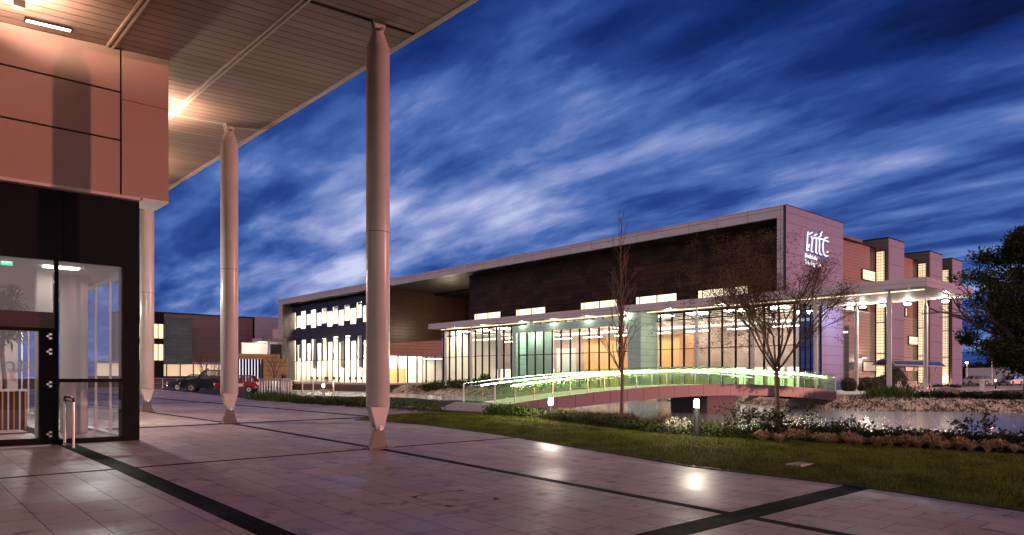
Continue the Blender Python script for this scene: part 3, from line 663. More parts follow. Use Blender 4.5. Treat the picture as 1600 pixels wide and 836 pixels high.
# soffit slot light and the uplights tucked up by the canopy
sv0, sv1 = 2.47, 3.25; su = 17.5
sl = thing('slot_light', ((sv0 + sv1) / 2, su, soff(2.9)), 'slim rectangular lit lamp on the canopy soffit above the fascia', 'light')
mb = MB(); mb.loft([[(v, su - 0.06, soff(v) - 0.05), (v, su + 0.06, soff(v) - 0.05), (v, su + 0.06, soff(v) - 0.002), (v, su - 0.06, soff(v) - 0.002)] for v in (sv0 - 0.03, sv1 + 0.03)], smooth=False); mb.build('housing', 'dark_frame', sl)
mb = MB(); mb.loft([[(v, su - 0.045, soff(v) - 0.066), (v, su + 0.045, soff(v) - 0.066), (v, su + 0.045, soff(v) - 0.053), (v, su - 0.045, soff(v) - 0.053)] for v in (sv0, sv1)], smooth=False); mb.build('lens', emis('slot_lamp', (1.0, 0.80, 0.66), 9), sl)
M['lampbody'] = mat('lamp_body', (0.25, 0.24, 0.23), 0.4, 0.5, 0.05)
def uplight(v, u, z, e, lab, col=(1, 0.66, 0.46), r=0.08, spot=150, rot=(pi, 0, 0)):
    t = thing('uplight', (v, u, z), lab, 'light')
    MB().box(v - 0.09, v + 0.09, u - 0.09, u + 0.09, z - 0.14, z).build('housing', 'lampbody', t)
    MB().box(v - 0.07, v + 0.07, u - 0.07, u + 0.07, z + 0.001, z + 0.01).build('lens', emis('uplight_lens', col, 12), t)
    MB().tube((v + 0.1, u, z - 0.10), (v + 0.1, u, soff(v + 0.1)), 0.012).build('bracket', 'lampbody', t)
    lamp('uplight_source', (v, u, z + 0.05), e, col, r, kind='SPOT', rot=rot, spot=spot, parent=t)
    return t
uplight(1.4, 16.0, 7.7, 1300, 'uplight under the canopy left of the slot lamp')
uplight(2.15, 16.1, 8.50, 420, 'small uplight close under the canopy planks near the slot lamp', r=0.05, spot=140, rot=(Vector((-0.35, -0.5, -0.8))).to_track_quat('Z', 'Y').to_euler())
uplight(5.75, 21.6, 7.9, 1200, 'uplight hidden behind the end of the fascia, nearest the entrance')
uplight(5.8, 27.6, 7.5, 1500, 'unseen uplight added behind the fascia, farther back')  # extra lamp out of view, added to brighten the far columns and soffit

wl = thing('wall_light', (4.95, 24.0, 4.2), 'unseen floodlight added on the hidden side of the entrance building, above the paving', 'light')  # unseen fill lamps, added to light the columns and the paving behind
MB().box(4.78, 4.98, 23.85, 24.15, 4.1, 4.3).build('housing', 'lampbody', wl); lamp('wall_fill_source', (5.15, 24.0, 4.15), 520, (1.0, 0.84, 0.72), 0.12, parent=wl)
wl2 = copy_tree(wl); wl2.location.y += 9; wl2['label'] = 'second unseen floodlight added farther along the hidden side of the entrance building'
# columns
def column(u, lab, half_soff=None):
    v = 8.2; g = G(v, u); sh = soff(v)
    t = thing('canopy_column', (v, u, g), lab, 'column', 'white round columns carrying the canopy')
    z0, z1 = g + 0.90, sh - 0.545
    MB().lathe([(0.0, z0), (0.235, z0), (0.25, z0 + 0.015), (0.25, z1 - 0.01), (0.24, z1), (0.0, z1)], (v, u, 0), 48).build('shaft', 'steel_paint', t)
    def taper(zs, ws, d0, d1, name, m):
        n = 32; secs = []
        for z, w, d in zip(zs, ws, (d0, d1)):
            sec = []
            for i in range(n):
                a = 2 * pi * i / n; c, s_ = cos(a), sin(a); p = 4.5 if abs(w - d) > 0.02 else 2.0
                r = (abs(c) ** p + abs(s_) ** p) ** (-1 / p); sec.append((v + w * r * c, u + d * r * s_, z))
            secs.append(sec)
        return MB().loft(secs, smooth=True).build(name, m, t)
    for s_ in (-1, 1):
        MB().prism([(v - 0.235, z0 + 0.01), (v + 0.235, z0 + 0.01), (v + 0.085, g + 0.40), (v - 0.085, g + 0.40)], 1, u + s_ * 0.058, u + s_ * 0.10).build('fork_plate', 'steel_paint', t, bevel=0.006)
    MB().prism([(v - 0.19, z0 + 0.01), (v + 0.19, z0 + 0.01), (v + 0.12, g + 0.56), (v - 0.12, g + 0.56)], 1, u - 0.0575, u + 0.0575).build('web_plate', 'steel_paint', t)
    MB().prism([(v - 0.235, g - 0.03), (v + 0.235, g - 0.03), (v + 0.085, g + 0.48), (v - 0.085, g + 0.48)], 1, u - 0.055, u + 0.055).build('base_plate', 'wedge_paint', t, bevel=0.006)
    MB().box(v - 0.29, v + 0.29, u - 0.16, u + 0.16, g - 0.02, g + 0.018).build('foot_plate', 'wedge_paint', t)
    for bx in (-.24, .24):
        for by in (-.11, .11): MB().tube((v + bx, u + by, g + .018), (v + bx, u + by, g + .05), .018, n=8).build('bolt', 'steel', t)
    MB().lathe([(0.2505, 0), (0.2525, 0.004), (0.2525, 0.012), (0.2505, 0.016)], (v, u, g + 4.6), 48).build('weld_seam', 'wedge_paint', t)
    MB().tube((v, u - 0.125, g + 0.44), (v, u + 0.125, g + 0.44), 0.055, n=16).tube((v, u - 0.145, g + 0.44), (v, u + 0.145, g + 0.44), 0.032, n=12).build('pin', 'steel', t)
    taper((z1, sh - 0.17), (0.235, 0.10), 0.2351, 0.07, 'upper_cone', 'steel_paint')
    for s_ in (-1, 1):
        MB().prism([(v - 0.16, sh + 0.01), (v + 0.16, sh + 0.01), (v + 0.10, sh - 0.2), (v - 0.10, sh - 0.2)], 1, u + s_ * 0.045, u + s_ * 0.085).build('head_plate', 'steel_paint', t)
    MB().tube((v, u - 0.17, sh - 0.19), (v, u + 0.17, sh - 0.19), 0.034, n=14).build('pin', 'steel', t)
column(13.43, 'nearest and largest white column, its pinned foot where two dark paving bands cross')
column(21.85, 'middle white column standing in front of the parked black cab')
column(30.3, 'farthest white column, just right of the dark corner post of the entrance')
column(5.0, 'white column beside the camera, out of view') if False else None

# door guard
def hoop(v, u0, u1, lab):
    g = G(v, u1); t = thing('door_guard', (v, u0, g), lab, 'barrier')
    h = 1.05; pts = [(v, u0, g), (v, u0, g + h - 0.10), (v, u0 + 0.05, g + h - 0.03), (v, u0 + 0.14, g + h), (v, u1 - 0.14, g + h), (v, u1 - 0.05, g + h - 0.03), (v, u1, g + h - 0.1), (v, u1, g)]
    MB().path(pts, 0.026, 12).build('outer_rail', 'steel', t)
    v2 = v; pts2 = [(v2, u0 + 0.09, g + 0.04), (v2, u0 + 0.09, g + h - 0.14), (v2, u0 + 0.16, g + h - 0.09), (v2, u1 - 0.16, g + h - 0.09), (v2, u1 - 0.09, g + h - 0.14), (v2, u1 - 0.09, g + 0.04)]
    MB().path(pts2, 0.014, 10).build('inner_rail', 'steel', t)
    MB().tube((v, u0 + 0.03, g + 0.05), (v, u1 - 0.03, g + 0.05), 0.02).build('bottom_rail', 'steel', t)
    for u in (u0, u1): MB().lathe([(0, 0.012), (0.05, 0.012), (0.05, 0), (0, 0)], (v, u, g), 16).build('foot_plate', 'steel', t)
p1 = gp(102, 700); p2 = gp(88.5, 691)
hoop(3.22, 17.05, 17.95, 'stainless steel hoop guard standing beside the entrance door')

# access cover in the paving
cv = gp(711, 778.5); t = thing('access_cover', (cv[0], cv[1], G(*cv)), 'square recessed access cover with dark corners set in the foreground paving', 'manhole cover')
hs = 0.44; zc = lambda x, y: G(x, y)
fr = MB()
def flat(mb, pts, dz): mb.add([(x, y, G(x, y) + dz) for x, y in pts], [tuple(range(len(pts)))])
for (a, b) in (((-hs, -hs), (hs, -hs)), ((hs, -hs), (hs, hs)), ((hs, hs), (-hs, hs)), ((-hs, hs), (-hs, -hs))):
    d = Vector((b[0] - a[0], b[1] - a[1])).normalized() ; nn = Vector((-d.y, d.x)) * 0.006
    flat(fr, [(cv[0] + a[0] - nn.x, cv[1] + a[1] - nn.y), (cv[0] + b[0] - nn.x, cv[1] + b[1] - nn.y), (cv[0] + b[0] + nn.x, cv[1] + b[1] + nn.y), (cv[0] + a[0] + nn.x, cv[1] + a[1] + nn.y)], 0.004)
fr.build('frame', 'rubber', t)
for sx, sy in ((1, 1), (-1, 1), (-1, -1), (1, -1)):
    c = MB(); flat(c, [(cv[0] + sx * hs, cv[1] + sy * hs), (cv[0] + sx * (hs - 0.13), cv[1] + sy * hs), (cv[0] + sx * hs, cv[1] + sy * (hs - 0.13))], 0.008); c.build('corner', 'rubber', t)
# ================================================================ THE CONFERENCE-SIZE GLAZED BUILDING ACROSS THE POND
VF, US, VG, VB = 57.0, 29.5, 58.5, 74.0      # roof-frame plane, end plane, atrium glass, dark rear wall
ZR, ZS = 15.88, 14.95
GZ = 0.42
UW = 30.8
mb_ = thing('technology_centre', (VF, US, GZ), 'long dark-clad building with glazed lit hall and pale roof frame across the pond', 'building')
B = mb_
# roof and frame
MB().box(VF + 0.301, 67.8, US + 0.31, 128.05, ZS + 0.3, ZR - 0.006).box(67.801, 104, UW + 0.46, 128.05, ZS - 0.3, ZS - 0.05).build('roof', 'dark_frame', B)
MB().box(VF + 0.3, VB, US + 0.8, 126.2, ZS + 0.001, ZS + 0.295).build('soffit', 'soffit_shingle', B)
MB().box(VF, VF + 0.299, US + 0.8, 126.2, ZS - 0.0, ZR).build('roof_frame', 'clad_white', B)
MB().box(VF - 0.04, VF + 0.32, US, 128.1, ZR, ZR + 0.05).build('roof_capping', 'clad_white', B)
MB().box(VF, VF + 1.2, US + 0.25, US + 0.8, 8.55, ZR).build('frame_leg', 'clad_white', B)
MB().box(VF, VF + 2.39, 126.2, 128.1, 0.3, ZR).build('frame_leg', 'clad_white', B)
MB().box(VF + 0.06, 59.39, 126.1, 126.199, 0.4, ZS).build('dark_return_sheet', 'side_dark', B)  # dark sheet added over the leg's bright inner face to darken the recess
# end block that carries the sign
MB().box(VF, 67.8, US, US + 0.249, 8.6, ZR).build('sign_wall', 'clad_side', B)
MB().box(63.4, 67.8, US + 0.001, US + 0.25, 0.2, 8.6).build('end_wall', 'clad_side', B)
MB().box(63.4, 67.8, US + 0.251, US + 2.0, 0.2, 8.6).box(63.4, 67.8, US + 0.251, US + 20, 8.6, ZS).build('end_core', 'dark_frame', B)
MB().box(VF, 67.85, US - 0.02, US + 0.3, ZR + 0.0, ZR + 0.06).build('roof_capping', 'dark_frame', B)
# dark shingled rear wall and brown return
VS = 59.4
MB().box(VS, VS + 0.4, US + 0.8, 74.6, 8.5, ZS).build('shingle_wall', 'shingle', B)
MB().box(VS + 0.401, VB - 0.01, 74.2, 74.599, 8.46, ZS).build('recess_return', 'shingle', B)
MB().box(VB, VB + 0.4, 74.6, 94.0, 8.0, ZS).build('recess_wall', 'shingle', B)
MB().box(59.1, VB, 94.0, 94.3, 4.9, ZS).build('copper_wall', 'copper', B)
# lit strip windows on the rear wall above the canopy
for a, b in ((741, 783), (806, 853), (907, 965), (993, 1058.5), (1090, 1169.8)):
    u0, u1 = u_on_v(b, VS), u_on_v(a, VS)
    f = MB().box(VS - 0.10, VS - 0.002, u0, u1, 9.02, 9.09).box(VS - 0.10, VS - 0.002, u0, u1, 9.82, 9.88).box(VS - 0.1, VS - 0.002, u0, u0 + 0.09, 9.09, 9.82).box(VS - 0.1, VS - 0.002, u1 - 0.09, u1, 9.09, 9.82)
    um = (u0 + u1) / 2 - 0.15; f.box(VS - 0.1, VS - 0.002, um - 0.05, um + 0.05, 9.09, 9.82).box(VS - 0.1, VS - 0.002, u1 - 0.60, u1 - 0.53, 9.09, 9.82)
    fo = f.build('strip_window', 'dark_frame', B)
    MB().box(VS - 0.05, VS - 0.03, u0 + 0.09, u1 - 0.09, 9.09, 9.82).build('lit_pane', emis('lit_strip', (1.0, 0.86, 0.58), 1.1), fo)

# -------- two-storey block
vb = 59.1
mb = MB()
def U(x): return u_on_v(420 + x / 10.45, vb)
def H(x, y): u = U(x); return z_at(440 + y / 10.45, vb, u)
up = [(375, 437, 505, 785), (450, 515, 555, 753), (518, 598, 482, 772), (612, 675, 530, 710), (682, 764, 458, 756), (775, 853, 505, 720), (860, 940, 432, 684), (945, 1032, 482, 738), (1038, 1125, 405, 690), (1130, 1222, 460, 714), (1228, 1318, 378, 638), (1325, 1420, 430, 694)]
wins = []
for x0, x1, y0, y1 in up:
    xm = (x0 + x1) / 2; wins.append((U(x1), U(x0), H(xm, y1), H(xm, y0)))
u_ = wins[-1][0] - 0.15; alt = [(0, 9.6, 12.25), (0, 8.9, 11.6)]
k = 0
while u_ > 95.5:
    w_ = 1.62; z0, z1 = (9.7, 12.3) if k % 2 == 0 else (8.95, 11.65)
    z0 += random.uniform(-.1, .2); wins.append((u_ - w_, u_, z0 + 1.4, z1 + 1.4)); u_ -= w_ + 0.3; k += 1
wins = [(a, b, c, d) for a, b, c, d in wins]
ZB = 0.82
lows = [(a, b, ZB, (8.4 if i % 2 == 0 else 7.55) + random.uniform(-.08, .12)) for i, (a, b, c, d) in enumerate(wins)]
# wall in vertical strips between openings
edges_ = sorted(wins); cur = 94.31; wall = MB(); ZT = ZS - 0.35
for i, (a, b, c, d) in enumerate(edges_):
    lo_top = lows[wins.index((a, b, c, d))][3]
    if a > cur: wall.box(vb, vb + 0.25, cur, a, 4.6, ZT)
    wall.box(vb, vb + 0.25, a, b, d, ZT); wall.box(vb, vb + 0.25, a, b, lo_top, c)
    cur = b
wall.box(vb, vb + 0.25, cur, 126.19, ZB, ZT)
wall.build('navy_wall', 'navy', B)
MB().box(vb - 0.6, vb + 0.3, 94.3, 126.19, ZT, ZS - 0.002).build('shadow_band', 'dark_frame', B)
for (a, b, c, d) in wins:
    wf = MB().box(vb + 0.05, vb + 0.20, a, a + 0.05, c, d).box(vb + 0.05, vb + 0.2, b - 0.05, b, c, d).box(vb + .05, vb + .2, a + .05, b - .05, d - 0.05, d).box(vb + .05, vb + .2, a + .05, b - .05, c, c + .05).build('window', 'white_frame', B)
    MB().box(vb + 0.12, vb + 0.13, a + 0.05, b - 0.05, c + 0.05, d - 0.05).build('pane', 'far_glass', wf)
for (a, b, c, d) in lows:
    wf = MB().box(vb + 0.05, vb + 0.2, a, a + 0.07, 4.6, d).box(vb + .05, vb + .2, b - .07, b, 4.6, d).box(vb + .05, vb + .2, a, a + 0.07, c, 4.6).box(vb + .05, vb + .2, a + 0.07, b, 4.55, 4.62).build('window', 'dark_frame', B)
    MB().box(vb + 0.12, vb + 0.13, a + 0.07, b - 0.0, c, 4.55).box(vb + 0.12, vb + 0.13, a + 0.07, b - 0.07, 4.62, d).build('pane', 'far_glass', wf)
    if random.random() < .3: MB().box(vb + .35, vb + .38, a + 0.1, b - 0.1, random.choice((3.2, 5.2, 6.4)), d).build('blind', 'plaster', B)
MB().box(vb, vb + 0.5, 94.0, 126.2, ZB - 0.35, ZB).build('window_ledge', 'path', B)
MB().box(vb + 0.02, vb + 0.5, 94.0, 126.2, -1.2, ZB - 0.351).build('base_wall', mat('brown_base', (0.10, 0.05, 0.035), 0.7, 0, 0.2, 2), B)
# block interior
MB().box(vb + 0.5, VB, 94.35, 126.1, ZB - 0.2, ZB).build('cafe_floor', mat('cafe_floor', (0.45, 0.35, 0.26), 0.5, 0, 0.1), B)
MB().box(vb + 0.3, VB, 94.31, 126.1, 9.0, 9.2).build('upper_floor', 'plaster', B)
MB().box(vb + 6.5, vb + 6.7, 94.31, 126.1, ZB, ZT).build('inner_wall', 'plaster', B)
for k in range(6):
    u = 96.5 + 5.6 * k
    for z in (8.95, ZT - 0.1):
        MB().box(vb + 1.5, vb + 4.5, u - 1.2, u + 1.2, z - 0.06, z - 0.01).build('ceiling_light', emis('ceiling_lamp', (1.0, 0.88, 0.70), 62), B)
MB().box(VB, VB + 0.3, 94.31, 127, 0, ZS).build('rear_wall', 'plaster', B)
MB().box(59.4, VB, 126.2, 126.5, 0.2, ZS).build('end_inner_wall', 'plaster', B)
for k in range(9):
    u = 96.5 + 3.3 * k; zz0 = random.choice((4.9, 5.4, 5.9))
    MB().box(vb + 1.1, vb + 1.35, u - 0.12, u + 0.12, zz0, zz0 + 0.3).tube((vb + 1.22, u, zz0 + .3), (vb + 1.22, u, 9.0), 0.02, n=5).build('pendant_lamp', emis('pendant', (1.0, 0.85, 0.6), 7), B)
MB().box(vb + 6.3, vb + 6.49, 99, 104, ZB, 3.1).build('timber_panelling', 'timber', B)
# glazing under the brown return
MB().box(vb + 0.5, VG + 13, 94.0, 94.29, ZB - 0.3, ZB).build('window_ledge', 'path', B)
MB().box(vb + 0.5, VG + 13, 94.0, 94.29, -1.0, ZB - 0.301).build('base_wall', mat('brown_base2', (0.10, 0.05, 0.035), 0.7, 0, 0.2, 2), B)
for k in range(9):
    v = 59.2 + 1.75 * k; MB().box(v, v + 0.12, 94.02, 94.25, ZB, 4.9).build('mullion', 'dark_frame', B)
MB().box(vb + 0.2, VB, 94.14, 94.15, ZB, 4.9).build('pane', 'far_glass', B)

# -------- atrium
ZA = 7.92; UA0, UA1 = US, 79.7
def bay(u, z0, z1, m='dark_frame', w=0.11): return MB().box(VG - 0.06, VG + 0.14, u - w / 2, u + w / 2, z0, z1)
us = [US + 0.06 + 1.377 * i for i in range(37)]
GB0, GB1 = 43.7, 62.2
for i, u in enumerate(us):
    if GB0 < u < GB1: continue
    bay(u, GZ, ZA).build('mullion', 'dark_frame', B)
def hbar(z, h, name, u0, u1):
    MB().box(VG - 0.03, VG + 0.1, u0, u1, z, z + h).build(name, 'dark_frame', B)
for u0, u1 in ((US, GB0), (GB1, UA1)):
    hbar(4.28, 0.06, 'transom', u0, u1); hbar(GZ, 0.14, 'sill', u0, u1); hbar(ZA - 0.16, 0.16, 'head', u0, u1)
    for z in (7.42, 7.58, 7.25, 7.08): hbar(z, 0.045 if z > 7.1 else 0.1, 'louvre', u0, u1)
    MB().box(VG + 0.02, VG + 0.03, u0, u1, GZ, ZA).build('facade_glass', 'far_glass', B)
# end return glazing
MB().box(VG, 63.38, US + 0.02, US + 0.03, GZ, ZA).build('facade_glass', 'glass', B)
for k in range(6):
    v = VG + 0.06 + k * 0.96; MB().box(v - 0.05, v + 0.05, US - 0.03, US + 0.1, GZ, ZA).build('mullion', 'dark_frame', B)
for z in (4.28, 7.08, GZ): MB().box(VG, 63.38, US - 0.01, US + 0.08, z, z + 0.07).build('transom', 'dark_frame', B)
# interior of the hall
MB().box(VG + 0.2, VB, US + 0.2, UA1, GZ - 0.2, GZ).build('hall_floor', mat('hall_floor', (0.40, 0.35, 0.30), 0.35, 0, 0.1), B)
MB().box(VG + 0.2, VB, US + 0.1, UA1, ZA + 0.01, ZA + 0.1).build('hall_ceiling', 'plaster', B)
M['mauve_wall'] = mat('mauve_concrete_wall', (0.36, 0.28, 0.27), 0.8, 0, 0.14, 1.2)
MB().box(68.2, 68.4, US + 4, UA1, GZ, ZA).build('hall_wall', 'mauve_wall', B)
MB().box(68.0, 68.4, US + 0.26, US + 4, GZ, ZA).build('hall_wall', 'plaster', B)
MB().box(VG + 0.2, 68.2, UA1 - 0.25, UA1, GZ, ZA).build('hall_end_wall', 'plaster', B)
# timber-clad rooms inside
for a, b in ((912, 972), (1028, 1061)):
    vv = 63.5; u0, u1 = u_on_v(b, vv), u_on_v(a, vv); MB().box(vv, vv + 2.5, u0, u1, GZ, 6.15).build('timber_room', 'timber', B)
# bright lower openings along the back
M['glow_panel'] = emis('lit_room', (1.0, 0.90, 0.74), 1.6)
for i in range(9):
    u0 = 64.2 + i * 1.72
    MB().box(68.1, 68.19, u0, u0 + (1.1 if i % 3 else 0.7), GZ + 0.1, 2.75).build('lit_doorway', 'M' and M['glow_panel'], B)
for i in range(4):
    u0 = 33.4 + i * 2.1
    MB().box(68.1, 68.19, u0, u0 + 1.7, GZ + 0.1, 2.6).build('lit_doorway', M['glow_panel'], B)
# leaning white roof trusses
for k in range(13):
    u = US + 2.5 + 3.9 * k
    MB().box(VG + 0.3, 68.0, u, u + 0.16, 7.35, 7.55).build('ceiling_beam', 'white_frame', B)
    MB().tube((VG + 0.5, u + 0.08, 7.35), (64.5, u + 2.4, 6.55), 0.07, n=6).build('brace', 'white_frame', B)
MB().box(62.5, 62.7, US + 0.5, UA1 - 1, 6.6, 6.85).build('ceiling_beam', 'white_frame', B)
for k in range(12):
    u = US + 3.0 + 4.15 * k
    MB().box(60.6, 61.8, u - 0.9, u + 0.9, ZA - 0.10, ZA - 0.02).build('ceiling_light', emis('hall_lamp', (1.0, 0.84, 0.64), 48), B)
for k in range(9):
    u = US + 4.8 + 5.0 * k
    MB().box(66.2, 66.7, u - 1.3, u + 1.3, 6.5, 6.56).build('ceiling_light', emis('wall_washer', (1.0, 0.84, 0.66), 24), B)
MB().box(67.5, 70.5, 95.0, 97.0, 4.6, 4.66).build('ceiling_light', emis('corner_lamp', (1.0, 0.88, 0.7), 14), B)
MB().box(68.0, VB, 98.5, 98.7, ZB, 4.9).build('inner_wall', 'plaster', B)
lamp('roof_uplight_source', (65.5, 87.0, 8.9), 900, (1.0, 0.72, 0.5), 0.2, parent=B)
MB().box(65.3, 65.7, 86.8, 87.2, 8.46, 8.75).build('roof_uplight', 'lampbody', B)
# fittings: white curved screens, counters
scr = MB(); pts = [(61.0 + 0.6 * sin(a), 58.6 + 1.5 * cos(a)) for a in [i * pi / 10 for i in range(11)]]
for (x0, y0), (x1, y1) in zip(pts[:-1], pts[1:]): scr.add([(x0, y0, GZ), (x1, y1, GZ), (x1, y1, 5.0), (x0, y0, 5.0)], [(0, 1, 2, 3)], True)
scr.build('curved_screen', 'plaster', B)
for (v, u, w) in ((61.5, 73, 2.2), (61.2, 68, 1.6), (60.8, 36.5, 2.5), (62, 48, 2.2), (61.5, 76.5, 1.4)):
    MB().box(v, v + 0.7, u, u + w, GZ, GZ + 1.1).build('counter', 'white_frame', B)

M['canopy_under'] = mat('canopy_underside', (0.42, 0.36, 0.33), 0.6, 0, 0.06, 2)
# -------- canopy of the hall
VC = 55.3
def cbox(v0, v1, u0, u1, name, z0=ZA, z1=8.6, m='clad_white'): return MB().box(v0, v1, u0, u1, z0, z1).build(name, m, B)
M['canopy_edge'] = panelmat('canopy_edge', (0.48, 0.43, 0.42), (1, 2), 5.46, 0.34, 0.012, 0.4, var=0.03, dark=0.25, origin=(18.3, 7.93))
cbox(VC, VC + 0.15, 18.3, 78.1, 'canopy_edge', m='canopy_edge')
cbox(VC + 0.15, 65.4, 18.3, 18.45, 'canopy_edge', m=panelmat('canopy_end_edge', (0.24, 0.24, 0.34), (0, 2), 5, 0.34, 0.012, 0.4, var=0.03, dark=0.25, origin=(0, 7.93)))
cbox(VC + 0.15, 58.4, US, 78.1, 'canopy_roof', ZA + 0.02, 8.5, M['canopy_under'])
cbox(VC + 0.15, 65.4, 18.45, US - 0.001, 'canopy_roof', ZA + 0.02, 8.5, M['canopy_under'])
cbox(58.4, VB - 0.01, US + 0.3, 79.8, 'hall_roof', 8.05, 8.45, 'dark_frame')
MB().box(VC + 1.6, VC + 1.75, 19, 77.5, ZA - 0.05, ZA + 0.015).build('light_channel', emis('canopy_glow', (1.0, 0.74, 0.52), 1.3), B)
for v, u in [(56.2, x) for x in (21.1, 26.6, 32.1, 37.6, 64.9, 70.2, 75.5)] + [(64.2, 21.3), (64.2, 26.8)]:
    g = G(v, u)
    MB().lathe([(0.06, 0.0), (0.17, 0.0), (0.17, 0.03), (0.05, 0.14), (0.07, 0.35), (0.17, 0.6), (0.175, 0.62), (0.175, ZA - g - 0.65), (0.16, ZA - g - 0.60), (0.06, ZA - g - 0.22), (0.09, ZA - g), (0.0, ZA - g)], (v, u, g), 20).build('canopy_post', 'steel_paint', B)
for u in (34.8, 40.3, 45.5, 50.5, 55.5, 60.5, 67.5, 73):  # downlights added to brighten the front of the green box
    MB().lathe([(0.0, -0.04), (0.09, -0.04), (0.09, 0.02), (0.0, 0.02)], (55.75, u, ZA), 12).build('fill_downlight', 'lampbody', B)
    lamp('fill_downlight_source', (55.75, u, ZA - 0.12), 150, (1.0, 0.88, 0.72), 0.08, parent=B)
# floodlights under the canopy end
M['flood'] = emis('floodlight_lens', (1.0, 0.95, 0.88), 70)
for i, (px, py, v) in enumerate(((1327.5, 474, 65.0), (1347.5, 473, 65.0), (1378, 471, 65.0), (1417.5, 468, 65.0), (1476.5, 465, 64.9))):
    u = u_on_v(px, v); z = ZA - 0.22
    f = MB().box(v - 0.2, v + 0.2, u - 0.2, u + 0.2, z + 0.05, z + 0.2).build('floodlight', 'lampbody', B)
    MB().box(v - 0.19, v + 0.19, u - 0.19, u + 0.19, z - 0.05, z + 0.049).build('lens', 'flood', f)
    lamp('floodlight_source', (v, u, z - 0.12), 260 if i < 4 else 380, (1.0, 0.88, 0.74), 0.18, parent=B)

# -------- green patina box
V0 = 55.9; ZG = 7.5
MB().box(V0, V0 + 0.35, GB1 - 0.55, GB1, GZ, ZG).build('green_leg', 'teal_f', B)
MB().box(V0 + 0.351, VG, GB1 - 0.3, GB1, GZ, ZG).build('green_side', 'teal_s', B)
MB().box(V0, V0 + 0.35, 45.3, GB1 - 0.551, 6.75, ZG).build('green_beam', 'teal_f', B)
MB().box(V0 + 0.351, VG - 0.1, 45.3, GB1 - 0.301, ZG - 0.3, ZG - 0.01).build('green_roof', 'teal_f', B)
MB().box(V0, V0 + 0.35, 43.95, 45.299, GZ, ZA - 0.01).build('green_leg', 'teal_f', B)
MB().box(V0, VG + 0.2, 43.7, 43.949, GZ, ZA - 0.01).build('green_side', 'teal_s', B)
MB().box(V0 - 0.001, V0 + 0.5, u_on_v(828, V0), u_on_v(823, V0), ZG, 7.9).build('green_stub', 'teal_f', B)
n_ = 12; 
for i in range(n_ + 1):
    u = 45.35 + (GB1 - 0.6 - 45.35) * i / n_
    MB().box(V0 + 0.38, V0 + 0.54, u - 0.05, u + 0.05, GZ, 6.75).build('mullion', 'dark_frame', B)
    MB().box(VG - 0.05, VG + 0.08, u - 0.06, u + 0.06, ZG, ZA).build('mullion', 'dark_frame', B)
MB().box(V0 + 0.42, V0 + 0.5, 45.3, GB1 - 0.55, 4.1, 4.18).build('transom', 'dark_frame', B)
MB().box(VG - 0.03, VG + 0.05, 45.3, GB1 - 0.55, 7.68, 7.72).build('louvre', 'dark_frame', B)
MB().box(V0 + 0.45, V0 + 0.46, 45.3, GB1 - 0.55, GZ, 6.75).build('facade_glass', 'far_glass', B)
MB().box(V0 + 1.8, V0 + 1.9, 57.4, GB1 - 0.4, GZ, 6.7).build('inner_screen', mat('pale_green_screen', (0.50, 0.66, 0.52), 0.6, 0, 0.05), B)
for u in (47.5, 52.0, 56.5, 60.2):
    MB().box(56.9, 57.9, u - 0.6, u + 0.6, ZG - 0.40, ZG - 0.33).build('ceiling_light', emis('box_lamp', (0.95, 1.0, 0.86), 50), B)

# -------- stepped blocks along the end elevation
zt_ = 15.9
wall_u = [(67.85, 75.3, 'maroon'), (75.3, 78.4, 'maroon'), (82.6, 90.2, 'maroon'), (94.3, 97.7, 'maroon')]
for a, b, m in wall_u:
    MB().box(a, b, UW, UW + 0.4, 8.3, 14.95).build('upper_wall', m, B)
    MB().box(a, b, UW - 0.001, UW + 0.4, 0.2, 8.3).build('lower_wall', 'ribbed_grey', B)
    MB().box(a, b, UW - 0.05, UW + 0.45, 14.95, 15.05).build('roof_capping', 'dark_frame', B)
for a, b in ((78.4, 82.6), (90.2, 94.3), (97.7, 101.4)):
    MB().box(a + 0.3, b, US, US + 0.3, 0.2, zt_).build('block_wall', 'clad_block', B)
    MB().box(a, a + 0.299, US, UW, 0.2, zt_).box(a, a + 0.299, UW + 0.46, 45, 13, zt_).box(a, a + 0.299, UW + 0.001, UW + 0.459, 15.06, zt_).build('block_side', 'side_dark', B)
    MB().box(a + 0.3, b, US + 0.301, 45, 0.2, zt_ - 0.1).build('block_core', 'dark_frame', B)
    MB().box(a - 0.04, b + 0.04, US - 0.04, 45, zt_, zt_ + 0.12).build('roof_capping', 'dark_frame', B)
    # glass-block strip up the side
    M.setdefault('glass_block', panelmat('glass_block', (0.8, 0.72, 0.5), (1, 2), 0.42, 0.42, 0.05, 0.3, var=0.08, dark=0.2))
    m2 = M.get('lit_block')
    if not m2:
        m2 = panelmat('lit_glass_block', (0.9, 0.74, 0.48), (1, 2), 0.263, 0.30, 0.03, 0.3, var=0.1, dark=0.25)
        nn = m2.node_tree; bb = nn.nodes['Principled BSDF']; src = bb.inputs['Base Color'].links[0].from_socket
        nn.links.new(src, bb.inputs['Emission Color']); bb.inputs['Emission Strength'].default_value = 0.75; M['lit_block'] = m2
    f = MB().box(a - 0.08, a - 0.001, 29.80, 30.75, 0.9, 0.98).box(a - .08, a - .001, 29.80, 29.88, 0.98, 14.6).box(a - .08, a - .001, 30.67, 30.75, .98, 14.6).box(a - .08, a - .001, 29.80, 30.75, 14.6, 14.7)
    for z in (4.0, 7.2, 10.4): f.box(a - 0.08, a - 0.001, 29.88, 30.67, z, z + 0.09)
    fo = f.build('strip_window', 'dark_frame', B)
    MB().box(a - 0.03, a - 0.002, 29.88, 30.67, 0.98, 14.6).build('lit_pane', m2, fo)
